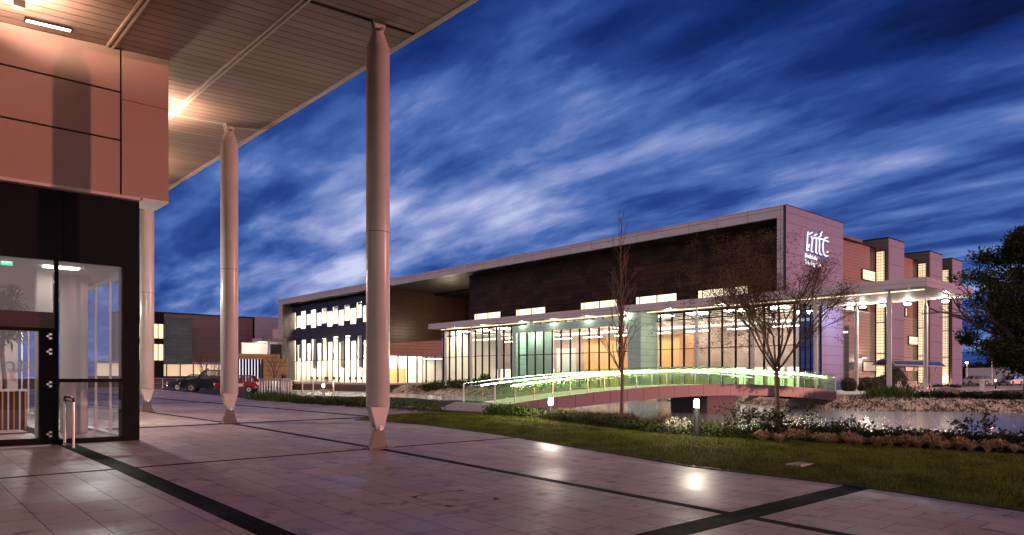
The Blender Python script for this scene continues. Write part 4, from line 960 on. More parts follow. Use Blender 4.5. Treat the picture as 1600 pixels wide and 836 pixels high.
def wallwin(x0, x1, y0, y1, name='window', m=None):
    v0, v1 = v_on_u(x0, UW), v_on_u(x1, UW); vm = (v0 + v1) / 2; z0 = z_at(y1, vm, UW); z1 = z_at(y0, vm, UW)
    f = MB().box(v0 - .06, v1 + .06, UW - 0.12, UW - 0.004, z1, z1 + 0.07).box(v0 - .06, v1 + .06, UW - .12, UW - .004, z0 - .07, z0).box(v0 - .06, v0, UW - .12, UW - .004, z0, z1).box(v1, v1 + .06, UW - .12, UW - .004, z0, z1).build(name, 'dark_frame', B)
    MB().box(v0, v1, UW - 0.05, UW - 0.02, z0, z1).build('lit_pane', m or m3, f)
m3 = panelmat('lit_grid_window', (0.95, 0.84, 0.58), (0, 2), 0.7, 0.45, 0.04, 0.3, var=0.05, dark=0.3)
nn = m3.node_tree; bb = nn.nodes['Principled BSDF']; nn.links.new(bb.inputs['Base Color'].links[0].from_socket, bb.inputs['Emission Color']); bb.inputs['Emission Strength'].default_value = 0.8
wallwin(1346, 1366, 423, 438); wallwin(1418.5, 1433.5, 526.5, 538.5); wallwin(1413, 1416, 482, 494)
M['pale_shutter'] = mat('pale_shutter', (0.72, 0.66, 0.60), 0.5, 0, 0.04)
wallwin(1347, 1367.5, 566, 579.5, 'shutter', M['pale_shutter']); wallwin(1413, 1435, 573.5, 580, 'shutter', M['pale_shutter'])
# recessed loading door
v0, v1 = v_on_u(1319.5, UW), v_on_u(1334, UW)
MB().box(v0, v1, UW - 0.4, UW - 0.01, 0.3, z_at(509, v0, UW)).build('loading_door', panelmat('loading_door', (0.10, 0.08, 0.07), (0, 2), 9, 0.45, 0.03, 0.5, dark=0.4), B)
for px, py in ((1319, 520), (1341, 566)):
    v = v_on_u(px, UW - 0.5); z = z_at(py, v, UW - 0.5); MB().box(v - 0.14, v + 0.14, UW - 0.75, UW - 0.45, z, z + 0.12).build('wall_lamp', emis('wall_lamp', (1.0, 0.9, 0.75), 4), B)
for px, py in ((1351, 562), (1415.5, 565)):
    v = v_on_u(px, UW - 0.5); z = z_at(py, v, UW - 0.5); MB().box(v - 0.7, v + 0.7, UW - 0.5, UW - 0.2, z + .1, z + 0.2).build('wall_lamp', 'lampbody', B); lamp('wall_light', (v, UW - 0.7, z), 120, (1, 0.82, 0.62), 0.1, parent=B)
# warm uplights at the feet of the last strip
lamp('strip_foot_light', (97.0, 30.4, 0.9), 160, (1, 0.75, 0.5), 0.15, parent=B)
lamp('strip_foot_light', (77.6, 30.6, 0.9), 90, (1, 0.75, 0.5), 0.15, parent=B)

# -------- the sign
SU = US - 0.06
sg = thing('wall_sign', (62, SU, 10), 'white stylised mtc letters with blue shadow on the purple end wall', 'sign')
def SP(x, y, off=0.0):
    px = 1240 + x / 9.286; py = 350 + y / 9.286; v = v_on_u(px, SU); return (v, SU - off, z_at(py, v, SU))
M['sign_white'] = emis('sign_white', (0.92, 0.93, 1.0), 0.75); M['sign_blue'] = emis('sign_blue', (0.02, 0.10, 0.50), 0.35)
strokes = [[(188, 118), (180, 160), (170, 330), (168, 385), (192, 383)], [(190, 350), (205, 298)], [(208, 150), (226, 132), (246, 130)], [(274, 176), (292, 156), (312, 154)], [(232, 182), (240, 205), (248, 235), (238, 330), (232, 395), (254, 408)],
           [(248, 222), (268, 205), (292, 204), (400, 226), (482, 262)], [(308, 212), (304, 300), (298, 415), (320, 432)], [(390, 120), (368, 146), (374, 168), (346, 192), (352, 260), (348, 400), (360, 440), (388, 452)], [(470, 202), (440, 200), (418, 226), (400, 300), (404, 400), (424, 452), (450, 472), (476, 462)]]
mb = MB(); mw = MB()
for st_ in strokes:
    mb.path([Vector(SP(x + 22, y + 4, 0.0)) for x, y in st_], 0.15, 6); mw.path([Vector(SP(x, y, 0.12)) for x, y in st_], 0.062, 8)
mw.tube(SP(466, 404, 0.12), SP(470, 414, 0.12), 0.09)
mw.build('white_letters', 'sign_white', sg); 
for v_ in range(len(mb.v)):
    x, y, z = mb.v[v_]; mb.v[v_] = (x, SU + 0.02 + (y - SU) * 0.15, z)
mb.build('blue_shadow', 'sign_blue', sg)
a = SP(158, 478); b_ = SP(158, 574)
text_mesh('wordmark', 'Manufacturing', 0.50, (a[0], SU - 0.02, a[2] - 0.02), (radians(90), 0, 0), 'sign_white', sg, sx=0.80, off=0.012, ext=0.02)
text_mesh('wordmark', 'Technology Centre', 0.50, (b_[0], SU - 0.02, b_[2] - 0.02), (radians(90), 0, 0), 'sign_white', sg, sx=0.80, off=0.012, ext=0.02)

# cafe tables and chairs seen low behind the glass
def cafe_table(x, y, lab=None):
    t = thing('cafe_table', (x, y, ZB), 'small round cafe table behind the lit lower windows of the far block', 'table', 'cafe tables in the lit block')
    MB().lathe([(0, 0.72), (0.42, 0.72), (0.42, 0.75), (0, 0.75)], (x, y, ZB), 14).build('tabletop', 'timber', t)
    MB().lathe([(0.24, 0), (0.24, 0.02), (0.03, 0.05), (0.03, 0.72)], (x, y, ZB), 10).build('pedestal', 'dark_frame', t)
    return t
def cafe_chair(x, y, a):
    t = thing('cafe_chair', (x, y, ZB), 'dark cafe chair behind the lit lower windows of the far block', 'chair', 'cafe chairs in the lit block')
    MB().box(x - .2, x + .2, y - .2, y + .2, ZB + .44, ZB + .48).build('seat', 'dark_frame', t)
    MB().box(x - .2, x + .2, y + a * .18, y + a * .21, ZB + .5, ZB + .9).build('backrest', 'dark_frame', t)
    for sx in (-.17, .17):
        for sy in (-.17, .17): MB().tube((x + sx, y + sy, ZB), (x + sx, y + sy, ZB + .44), 0.02, n=6).build('leg', 'dark_frame', t)
    return t
t0 = cafe_table(60.8, 99); c0 = cafe_chair(60.8, 99.8, 1); c1 = cafe_chair(60.8, 98.2, -1)
for y in (103.5, 108, 112.6, 117, 121.5):
    for o_ in (t0, c0, c1):
        c = copy_tree(o_); c.location.y += y - 99; c.location.x += random.uniform(-.3, .5)
# ================================================================ FOOTBRIDGE
br = thing('footbridge', (23.0, 26.7, G(23, 26.7)), 'arched footbridge with green glass sides and a purple steel edge over the pond', 'bridge')
A1 = Vector((22.9, 26.7)); E1 = Vector((50.2, 22.3)); dirb = (E1 - A1).normalized(); nb = Vector((-dirb.y, dirb.x)); LB = (E1 - A1).length; WB = 3.3
def bz(s): return -3.0 * s * s + 3.48 * s + 0.10
def bp_(s, off, dz=0.0):
    # slightly bowed in plan
    p = A1 + dirb * (LB * s) + nb * (off + 0.0 * s); return (p.x, p.y, bz(s) + dz)
NS = 28
def strip_(o0, o1, z0, z1, name, m, parent=br, s0=0.0, s1=1.0, n=NS, smooth=False):
    secs = [[bp_(s, o0, z0), bp_(s, o1, z0), bp_(s, o1, z1), bp_(s, o0, z1)] for s in [s0 + (s1 - s0) * i / n for i in range(n + 1)]]
    return MB().loft(secs, smooth=smooth).build(name, m, parent)
strip_(0.06, WB - 0.06, -0.12, 0.0, 'deck', 'deck')
strip_(0.0, 0.055, -0.66, 0.03, 'edge_beam', 'fascia_bridge'); strip_(WB - 0.055, WB, -0.66, 0.03, 'edge_beam', 'fascia_bridge')
strip_(0.4, WB - 0.4, -0.5, -0.121, 'soffit_beam', 'dark_frame')
M['led'] = emis('led_handrail', (1.0, 0.97, 0.70), 90)
NP = 24
for off, sg_ in ((0.03, 1), (WB - 0.03, -1)):
    for k in range(NP):
        s0, s1 = k / NP + 0.0006, (k + 1) / NP - 0.0006
        secs = [[bp_(s, off - 0.009, 0.035), bp_(s, off + 0.009, 0.035), bp_(s, off + 0.009, 1.12), bp_(s, off - 0.009, 1.12)] for s in (s0, (s0 + s1) / 2, s1)]
        MB().loft(secs, smooth=False).build('glass_panel', 'green_glass', br)
        b = bp_(k / NP, off + sg_ * 0.05)
        MB().box(b[0] - 0.012, b[0] + 0.012, b[1] - 0.02, b[1] + 0.02, b[2], b[2] + 0.98).build('rail_post', 'steel', br)
        MB().tube(Vector(bp_(k / NP + .004, off + sg_ * 0.03, 0.84)), Vector(bp_(k / NP + .004, off + sg_ * 0.13, 0.90)), 0.022, n=6).build('glass_clamp', 'steel', br)
    hs_ = [bp_(i / NS, off + sg_ * 0.13, 0.93) for i in range(NS + 1)]
    hr = MB().path(hs_, 0.024, 8).build('handrail', 'steel', br)
    MB().path([(x, y + (-0.03), z - 0.03) if False else (x, y, z - 0.034) for x, y, z in hs_[1:-1]], 0.012, 6).build('led_strip', 'led', hr)
    for s in (0.0, 1.0):
        b = bp_(s, off + sg_ * 0.05); MB().box(b[0] - 0.03, b[0] + 0.03, b[1] - 0.03, b[1] + 0.03, b[2] - 0.1, b[2] + 1.08).build('end_post', 'white_frame', br)
# pier
pr = thing('bridge_pier', (36, 26, WATER), 'square purple stone pier standing in the pond under the footbridge', 'pier')
s_ = 0.585; MB().prism([(bp_(s_ - 0.045, 0.15)[0], bp_(s_ - 0.045, 0.15)[1]), (bp_(s_ + 0.045, 0.15)[0], bp_(s_ + 0.045, 0.15)[1]), (bp_(s_ + 0.045, WB - 0.15)[0], bp_(s_ + 0.045, WB - 0.15)[1]), (bp_(s_ - 0.045, WB - 0.15)[0], bp_(s_ - 0.045, WB - 0.15)[1])], 2, WATER - 0.9, bz(s_) - 0.67).build('block', 'stone_purple', pr)
MB().box(50.2, 53.5, 22.0, 25.8, -0.9, G(51, 23) + 0.02).build('abutment', 'concrete', br)

# left approach railings
M['galv'] = mat('galvanised_rail', (0.62, 0.58, 0.55), 0.35, 0.6, 0.08, 6)
def railing(pts, lab, h=1.05, step=1.5, m='galv', infill=False):
    g0_ = G(*pts[0]); t = thing('railing', (pts[0][0], pts[0][1], g0_), lab, 'railing')
    top_ = [(x, y, G(x, y) + h) for x, y in pts]; MB().path(top_, 0.028, 8).build('top_rail', m, t)
    mid_ = [(x, y, G(x, y) + h * 0.45) for x, y in pts]
    MB().path(mid_, 0.012, 6).build('mid_rail', m, t)
    for (a, b) in zip(pts[:-1], pts[1:]):
        ln = math.dist(a, b); n = max(1, round(ln / step))
        for i in range(n + (1 if b == pts[-1] else 0)):
            x, y = a[0] + (b[0] - a[0]) * i / n, a[1] + (b[1] - a[1]) * i / n; g = G(x, y)
            MB().box(x - 0.03, x + 0.03, y - 0.03, y + 0.03, g - 0.15, g + h).build('post', m, t)
    return t
railing([gp(405, 617), gp(455, 623), gp(521, 621)], 'pale metal railing along the near pond edge left of the large column', step=0.85)
railing([gp(404, 611), gp(442, 611.5), (28.5, 61.5)], 'pale metal railing farther back beside the red car', step=0.9)
railing([gp(232, 606), gp(300, 607), gp(330, 604)], 'thin railing behind the parked black cab', step=2.5)

# ================================================================ LAMPS
def bollard(px, py_base, h, lab, e=260, col=(1.0, 0.86, 0.70), lit=True, r=0.08, es=55, pos=None, head=0.20):
    x, y = pos or gp(px, py_base); g = G(x, y)
    t = thing('bollard_light' if lit else 'bollard', (x, y, g), lab, 'lamp' if lit else 'bollard', None)
    MB().lathe([(r * 1.3, 0), (r * 1.3, 0.03), (r, 0.04), (r, h - head), (0, h - head)], (x, y, g), 18).build('post', 'galv' if not lit else 'dark_frame', t)
    if lit:
        MB().lathe([(0, 0), (r * 0.85, 0), (r * 0.85, head - 0.04), (0, head - 0.04)], (x, y, g + h - head), 16).build('lamp_head', emis('bollard_lens', col, es), t)
        lamp('bollard_source', (x, y, g + h + 0.06), e, col, 0.16, parent=t)
    MB().lathe([(0, 0.0), (r * 1.1, 0.0), (r * 0.9, 0.04), (0, 0.05)], (x, y, g + h - 0.04), 16).build('cap', 'galv', t)
    return t
bollard(860, 661, 0.78, 'lit bollard lamp at the lawn edge, farther one, left of the thin bare tree', 230)
bollard(1088, 688, 1.02, 'lit bollard lamp at the lawn edge in front of the bridge pier, nearer and brightest', 150)
bollard(505, 621, 0.85, 'small lit bollard lamp behind the near pond railing', 60, es=30)
bollard(1555, 608, 1.0, 'small lit bollard lamp by the far path right of the grey bollard', 60, (1, 0.72, 0.5), es=25)
bollard(1534, 612, 1.05, 'unlit grey bollard on the far path', lit=False, r=0.22)
def street_lamp(px, py_head, Z, lab, col, e, es=40, arm=0.0):
    X = (px - 800) / F * Z; x = CA * X + SA * Z; y = -SA * X + CA * Z; g = G(x, y); h = EYE + (591 - py_head) / F * Z - g
    t = thing('street_lamp', (x, y, g), lab, 'street lamp')
    MB().lathe([(0.09, 0), (0.05, h)], (x, y, g), 10).build('post', 'galv', t)
    MB().box(x - 0.28, x + 0.28, y - 0.14, y + 0.14, g + h + 0.0, g + h + 0.12).build('lamp_head', 'lampbody', t)
    MB().lathe([(0, 0), (0.24, 0.0), (0.24, 0.16), (0, 0.16)], (x, y, g + h - 0.17), 12).build('lens', emis('street_lens', col, es), t)
    lamp('street_source', (x, y, g + h - 0.35), e, col, 0.15, parent=t)
street_lamp(1549, 548, 120, 'taller orange street lamp in front of the low white shed at far right', (1.0, 0.42, 0.16), 500)
street_lamp(1510, 566, 130, 'lower orange street lamp at the right end of the big building', (1.0, 0.42, 0.16), 300)
street_lamp(232, 602.5, 80, 'bright low lamp just behind the farthest white column', (1.0, 0.9, 0.8), 700, 120)

# ================================================================ VEHICLES
M['cab_black'] = mat('black_car_paint', (0.006, 0.006, 0.010), 0.3, 0, 0.0, coat=0.15, spec=0.3)
M['red_paint'] = mat('red_car_paint', (0.30, 0.012, 0.02), 0.2, 0, 0.0, coat=0.8)
M['blue_paint'] = mat('dark_blue_car_paint', (0.008, 0.012, 0.04), 0.3, 0, 0.0, coat=0.15, spec=0.3)
M['silver_paint'] = mat('silver_car_paint', (0.5, 0.47, 0.45), 0.25, 0.5, 0.0, coat=0.8)
M['white_paint'] = mat('white_car_paint', (0.7, 0.68, 0.66), 0.3, 0, 0.0, coat=0.6)
M['car_glass'] = glassmat('car_glass', (0.55, 0.58, 0.58), 0.03)
M['chrome'] = mat('chrome', (0.8, 0.8, 0.8), 0.12, 1.0, 0.0)
M['headlamp'] = mat('headlamp_glass', (0.8, 0.8, 0.78), 0.1, 0.3, 0.0)
def car(name, loc, rz, lab, paint, L_, Wd, prof, belt, cabin, roof_z, wheels, wr, parts=(), group=None, rim='chrome'):
    """prof: lower body outline (x, z); cabin: x of base front, roof front, roof rear, base rear.  +x is the nose"""
    t = thing(name, loc, lab, 'car', group, rz, local=True)
    hw = Wd / 2; n = len(prof)
    secs = []
    for f_, dz in ((-1, 0.0), (-0.93, 0.0), (0.93, 0.0), (1, 0.0)):
        k = 0.965 if abs(f_) == 1 else 1.0
        secs.append([(x * k, f_ * hw, (z - 0.5) * (0.94 if abs(f_) == 1 else 1) + 0.5) for x, z in prof])
    mb = MB(); mb.loft(secs, smooth=False); body = mb.build('body', paint, t, bevel=0.04)
    # wheel arches
    for wx in wheels:
        for s in (-1, 1):
            w = MB().tube((wx, s * (hw - 0.20), wr), (wx, s * (hw + 0.012), wr), wr, n=22).build('wheel', 'rubber', t)
            MB().tube((wx, s * (hw + 0.012), wr), (wx, s * (hw + 0.022), wr), wr * 0.62, n=18).build('rim', rim, w)
            MB().tube((wx, s * (hw + 0.022), wr), (wx, s * (hw + 0.032), wr), wr * 0.2, n=10).build('hub', 'rubber', w)
            arch = MB(); a_ = [(wx + (wr + .07) * cos(q), wr + (wr + .07) * sin(q)) for q in [i * pi / 12 for i in range(13)]]
            b_ = [(wx + (wr + .01) * cos(q), wr + (wr + .01) * sin(q)) for q in [i * pi / 12 for i in range(13)]]
            for i in range(12):
                arch.add([(a_[i][0], s * (hw + .006), a_[i][1]), (a_[i + 1][0], s * (hw + .006), a_[i + 1][1]), (b_[i + 1][0], s * (hw + .006), b_[i + 1][1]), (b_[i][0], s * (hw + .006), b_[i][1])], [(0, 1, 2, 3)])
            arch.build('wheel_arch', 'rubber', t)
    bf, rf, rr, bb_ = cabin; ti = 0.80; hb = hw * 0.93; ht = hw * ti
    MB().loft([[(rf + .02, -ht, roof_z - .06), (rf + .02, ht, roof_z - .06), (rr, ht, roof_z - .06), (rr, -ht, roof_z - .06)], [(rf - .08, -ht * .86, roof_z), (rf - .08, ht * .86, roof_z), (rr + .08, ht * .86, roof_z), (rr + .08, -ht * .86, roof_z)]], smooth=False).build('roof', paint, t, bevel=0.03)
    zb_ = belt; zr_ = roof_z - .06
    pil = MB()
    def P4(x0, y0, z0, x1, y1, z1, r): pil.tube((x0, y0, z0), (x1, y1, z1), r, r, 6)
    for s in (-1, 1):
        P4(bf, s * hb, zb_, rf, s * ht, zr_, .035); P4(bb_, s * hb, zb_, rr, s * ht, zr_, .05)
        m_ = (rf + rr) / 2 - 0.1; P4(m_, s * hb, zb_, m_, s * ht, zr_, .045)
        m2_ = m_ - (m_ - rr) * 0.62; P4(m2_ - .1, s * hb, zb_, m2_, s * ht, zr_, .05)
    pil.build('pillars', paint, t)
    for s in (-1, 1):
        raw('side_window', [(bf, s * hb, zb_), (rf, s * ht, zr_), (rr, s * ht, zr_), (bb_, s * hb, zb_)], [(0, 1, 2, 3)], 'car_glass', t)
    raw('windscreen', [(bf, -hb, zb_), (bf, hb, zb_), (rf, ht, zr_), (rf, -ht, zr_)], [(0, 1, 2, 3)], 'car_glass', t)
    raw('rear_window', [(bb_, -hb, zb_), (bb_, hb, zb_), (rr, ht, zr_), (rr, -ht, zr_)], [(0, 1, 2, 3)], 'car_glass', t)
    for s in (-.38, .38):
        MB().box(-.25, 0.1, s - .2, s + .2, belt - .3, belt + .28).build('seat', 'rubber', t)
    nose = max(p[0] for p in prof); tail = min(p[0] for p in prof)
    MB().box(nose - .02, nose + .07, -hw * .92, hw * .92, .40, .50).build('bumper', 'chrome', t); MB().box(tail - .07, tail + .02, -hw * .92, hw * .92, .40, .50).build('bumper', 'chrome', t)
    MB().box(nose - .02, nose + .03, -.28, .28, .54, .76).build('grille', 'chrome', t)
    MB().box(nose + .03, nose + .075, -.24, .24, .36, .39).build('number_plate', 'white_frame', t)
    for s in (-1, 1):
        MB().tube((nose - .04, s * hw * .68, .66), (nose + .04, s * hw * .68, .66), .105, n=16).build('headlight', 'headlamp', t)
        MB().box(tail - .02, tail + .03, s * hw * .75 - .07, s * hw * .75 + .07, .6, .76).build('tail_light', 'red_paint', t)
        MB().box(bf - .25, bf - .13, s * (hw + .02), s * (hw + .14), belt, belt + .12).build('mirror', paint, t)
        MB().box((rf + rr) / 2 - .25, (rf + rr) / 2 - .12, s * (hw + .001), s * (hw + .025), belt - .12, belt - .09).build('door_handle', 'chrome', t)
    return t
def at(px, Z, py=None):
    X = (px - 800) / F * Z; x = CA * X + SA * Z; y = -SA * X + CA * Z; return (x, y, G(x, y) + 0.01)
face_left = math.atan2(-SA * -1, CA * -1) # nose towards the left of the view
fl = math.atan2(SA, -CA)
cabp = [(2.25, .32), (2.28, .62), (2.15, .90), (1.2, 1.02), (0.95, 1.06), (-1.95, 1.06), (-2.22, .95), (-2.28, .5), (-2.2, .30)]
cab = car('black_cab', at(331, 58.5), fl + 0.22, 'black taxi cab with upright rounded roof parked behind the middle column', 'cab_black', 4.56, 1.75, cabp, 1.06, (1.0, .52, -1.62, -1.95), 1.77, (1.42, -1.42), .34)
MB().box(.28, .42, -.25, .25, 1.77, 1.90).build('roof_light', 'lampbody', cab)
minip = [(1.50, .28), (1.55, .5), (1.46, .74), (.75, .82), (.6, .86), (-1.42, .86), (-1.50, .6), (-1.50, .30)]
mini = car('classic_hatchback', at(371, 55.0), fl + 0.08, 'small red classic car with pale roof parked right of the middle column', 'red_paint', 3.1, 1.42, minip, .86, (.62, .25, -1.15, -1.42), 1.36, (1.0, -1.02), .26)
MB().box(-.6, .35, -.712, .712, .5, .72).build('door_emblem', 'white_paint', mini)
MB().tube((1.5, -.0, .5), (1.62, .0, .5), .09, n=12).build('spot_lamp', 'headlamp', mini)
salp = [(2.05, .30), (2.1, .55), (1.95, .80), (1.0, .92), (.8, .95), (-1.5, .95), (-2.05, .90), (-2.1, .5), (-2.05, .30)]
car('dark_saloon', at(302, 64), fl + 0.45, 'dark blue classic saloon parked left of the black cab', 'blue_paint', 4.2, 1.6, salp, .95, (.85, .35, -1.05, -1.5), 1.42, (1.32, -1.3), .31)
estp = [(2.2, .28), (2.25, .55), (2.1, .78), (1.0, .92), (.85, .95), (-2.15, .98), (-2.25, .6), (-2.2, .3)]
silver = car('silver_estate', at(1521, 109), fl + 0.15, 'silver estate car parked at the far right end of the big building', 'silver_paint', 4.5, 1.75, estp, .95, (.95, .3, -1.9, -2.15), 1.46, (1.4, -1.4), .33)
def park(o, px, Z, rz, lab):
    c = copy_tree(o); c.location = at(px, Z); c.rotation_euler.z = rz; c['label'] = lab; return c
park(silver, 1578, 104, fl + 0.6, 'pale estate car half hidden under the dark tree at far right')

# boulders
def boulder(px, py, r, lab, sq=0.6):
    x, y = gp(px, py); g = G(x, y); bm = bmesh.new(); bmesh.ops.create_icosphere(bm, subdivisions=3, radius=r)
    from mathutils import noise
    off = Vector((random.random() * 50, 3, 7))
    for v in bm.verts:
        nn_ = noise.noise(v.co * (1.6 / r) * 0.5 + off); v.co *= 1 + 0.35 * nn_; v.co.z *= sq
        v.co.x *= 1.25
    me = bpy.data.meshes.new('boulder'); bm.to_mesh(me); bm.free(); me.materials.append(M['rock'])
    for p in me.polygons: p.use_smooth = True
    o = bpy.data.objects.new('boulder', me); COL.objects.link(o); o.location = (x, y, g + r * 0.25); o.rotation_euler.z = -0.73
    tag(o, lab, 'boulder')
boulder(1482, 619, 0.75, 'large pale boulder on the far pond bank, right one of the pair'); boulder(1466, 614, 0.55, 'smaller pale boulder on the far pond bank, left one of the pair')

# bicycle shelter and bicycles
sv, su_ = 71.0, 27.2
sx0, sx1 = v_on_u(1381, 27.2), v_on_u(1460, 27.2)
sh = thing('bicycle_shelter', (sx0, su_, G(sx0, su_)), 'low bicycle shelter with curved glazed roof in front of the end wall', 'shelter')
gz = G(sx0, su_)
for k in range(6):
    v = sx0 + (sx1 - sx0) * k / 5
    MB().path([(v, su_ - 1.0 + 2.0 * i / 8, gz + 2.35 + 0.55 * sin(pi * i / 8)) for i in range(9)], 0.05, 6).build('roof_rib', 'galv', sh)
for v in (sx0 + .5, sx0 + (sx1 - sx0) * .5, sx1 - .5):
    MB().tube((v, su_ + .2, gz), (v, su_ - .4, gz + 2.6), 0.06, n=8).build('post', 'galv', sh)
secs = [[(v, su_ - 1.0 + 2.0 * i / 8, gz + 2.40 + 0.55 * sin(pi * i / 8)) for i in range(9)] for v in (sx0 - .2, sx1 + .2)]
MB().loft(secs, close=False, caps=False).build('roof', mat('dark_glazing', (0.05, 0.05, 0.09), 0.15, 0, 0), sh)
for s in (su_ - 1.02, su_ + 1.02): MB().tube((sx0 - .2, s, gz + 2.35), (sx1 + .2, s, gz + 2.35), .05, n=6).build('eaves_rail', 'galv', sh)
def bicycle(v, u):
    g = G(v, u); t = thing('bicycle', (v, u, g), 'bicycle parked in the rack under the low curved shelter', 'bicycle', 'bicycles under the shelter')
    for s in (-.5, .5):
        w = MB()
        for i in range(16):
            a, b = 2 * pi * i / 16, 2 * pi * (i + 1) / 16; w.tube((v + s + .33 * cos(a), u, g + .34 + .33 * sin(a)), (v + s + .33 * cos(b), u, g + .34 + .33 * sin(b)), .022, n=5, caps=False)
        for i in range(6): w.tube((v + s, u, g + .34), (v + s + .33 * cos(i * pi / 3), u, g + .34 + .33 * sin(i * pi / 3)), .004, n=4)
        w.build('wheel', 'steel', t)
    fr_ = MB(); q = [(v - .5, u, g + .34), (v - .08, u, g + .30), (v + .38, u, g + .78), (v - .2, u, g + .8)]
    for a, b in ((0, 1), (1, 2), (2, 3), (3, 0), (1, 3)): fr_.tube(q[a], q[b], .02, n=6)
    fr_.tube((v + .38, u, g + .85), (v + .5, u, g + .34), .02, n=6); fr_.build('frame', 'galv', t)
    MB().box(v - .33, v - .1, u - .05, u + .05, g + .9, g + .95).build('saddle', 'rubber', t)
    MB().tube((v + .34, u - .25, g + 1.0), (v + .34, u + .25, g + 1.0), .015, n=6).build('handlebar', 'steel', t)
    return t
b0 = bicycle(v_on_u(1404, 26.2), 26.2)
for i in range(1, 8):
    c = copy_tree(b0); c.location.x += i * 1.05 + random.uniform(-.1, .1); c.rotation_euler.z = random.uniform(-.6, .6); c.location.y += random.uniform(-.3, .3)

# drain grate on the lawn
dx, dy = gp(1250, 733); g = Glawn(dx, dy) + 0.012
dg = thing('drain_grate', (dx, dy, g), 'pale ribbed drain grate set in the lawn at lower right', 'drain grate')
mb = MB()
for i in range(8): mb.box(dx - 0.24 + i * 0.06, dx - 0.215 + i * 0.06, dy - 0.12, dy + 0.12, g - .02, g + 0.012)
mb.build('bars', 'galv', dg); MB().box(dx - .26, dx + .24, dy - .15, dy - .122, g - .02, g + .014).box(dx - .26, dx + .24, dy + .122, dy + .15, g - .02, g + .014).build('frame', 'galv', dg)

# ================================================================ BACKGROUND BUILDINGS
sd_ = thing('warehouse', (51, 140, 0.4), 'large mauve clad warehouse at far left behind the parked cars', 'building')
MB().box(34, 57.4, 140, 150, 4.2, 13.3).build('wall', 'shed_side', sd_)
MB().box(57.4, 64.0, 139.6, 150, 0.4, 13.7).build('pale_wall', 'shed_light', sd_)
MB().box(33.9, 57.4, 139.9, 150.1, 13.3, 13.5).build('roof_edge', 'dark_frame', sd_)
MB().box(v_on_u(347, 139.95), v_on_u(347, 139.95) + .12, 139.93, 139.99, 4.2, 13.3).build('downpipe', 'dark_frame', sd_); MB().box(57.1, 57.4, 139.8, 139.99, 4.2, 13.4).build('downpipe', 'dark_frame', sd_)
lo_m = emis('loading_bay_light', (1.0, 0.66, 0.42), 0.62)
MB().box(30, 57.2, 140.6, 140.8, 1.9, 4.1).build('lit_bay', lo_m, sd_)
MB().box(30, 57.4, 139.2, 150, 4.1, 4.5).build('bay_canopy', 'shed_light', sd_)
MB().box(30, 57.4, 140.0, 150, 0.3, 1.9).build('bay_base', 'dark_frame', sd_)
for k in range(9):
    v = 36.5 + k * 2.35; MB().box(v, v + 0.16, 140.2, 140.4, 1.9, 4.1).build('bay_post', 'copper', sd_)
of = thing('office_block', (40, 134, 0.4), 'dark slate clad office block with lit window bands at the far left', 'building')
MB().box(v_on_u(256, 134), v_on_u(300, 134), 134, 139.5, 4.0, 12.3).build('slate_wall', 'slate', of)
vL0, vL1 = v_on_u(205, 134.2), v_on_u(255.5, 134.2)
for z0, z1 in ((0.4, 4.6), (7.4, 8.4), (10.9, 12.6)): MB().box(vL0, vL1, 134.2, 139.6, z0, z1).build('wall', 'dark_frame', of)
for z0, z1 in ((4.6, 7.4), (8.4, 10.9)):
    f = MB().box(vL0, vL1, 134.6, 134.7, z0, z1).build('lit_window', emis('office_light', (1.0, 0.74, 0.48), 0.95), of)
    for k in range(5): MB().box(vL0 + 1.2 * k + .6, vL0 + 1.2 * k + .7, 134.25, 134.4, z0, z1).build('mullion', 'dark_frame', f)
MB().box(vL0, vL1, 134, 134.15, 12.6, 12.9).build('roof', 'dark_frame', of)
# tan boarded wall with lit fins
tw = thing('boarded_wall', (40, 95, 0.4), 'tan boarded wall with white lit vertical fins left of the big building', 'wall')
v0, v1, v2, v3 = v_on_u(370, 95), v_on_u(411, 95), v_on_u(437, 95), v_on_u(449, 95)
MB().box(v1, v2, 95, 95.5, 0.3, 4.75).build('boards', 'tan', tw); MB().box(v2 + .001, v3, 94.9, 95.4, 0.3, 4.15).build('boards', 'tan', tw)
MB().box(v0, v1, 95, 95.4, 4.05, 4.75).build('lintel', 'tan', tw)
MB().box(v0, v1, 96.2, 96.3, 0.6, 4.05).build('lit_screen', emis('fin_screen', (0.85, 0.86, 1.0), 1.3), tw)
for k in range(9):
    v = v0 + .25 + (v1 - v0 - .3) * k / 8; MB().box(v - .12, v + .06, 95.0, 95.35, 0.5, 4.05).build('fin', 'dark_frame', tw)
pc = thing('porch_canopy', (52, 124, 0.4), 'small flat porch canopy on a post above the tan wall', 'canopy')
v0, v1 = v_on_u(405, 118), v_on_u(443, 118)
MB().box(v0, v1, 117, 121, 7.6, 8.2).build('roof', 'clad_white', pc); MB().tube((v0 + 1.6, 118, .4), (v0 + 1.6, 118, 7.6), .25).build('post', 'shed_light', pc)
MB().box(v0 + 3.2, v1 + 1, 121, 122, .4, 7.4).build('porch_glazing', 'dark_frame', pc); lamp('porch_light', (v0 + .8, 119.5, 6.8), 500, (1, .85, .7), .3, parent=pc)
MB().box(v0 - 1, v1 + 1, 123, 123.3, 4, 7.6).build('porch_wall', 'plaster', pc)
# low wall behind the cars
lw_ = thing('boundary_wall', (20, 92, .3), 'low dark boundary wall behind the parked cars', 'wall')
MB().box(10, v_on_u(372, 94), 94, 94.4, .2, 1.35).build('wall', mat('maroon_wall', (0.14, 0.06, 0.06), .7), lw_); MB().box(10, v_on_u(372, 94), 93.95, 94.45, 1.35, 1.45).build('coping', 'kerb', lw_)
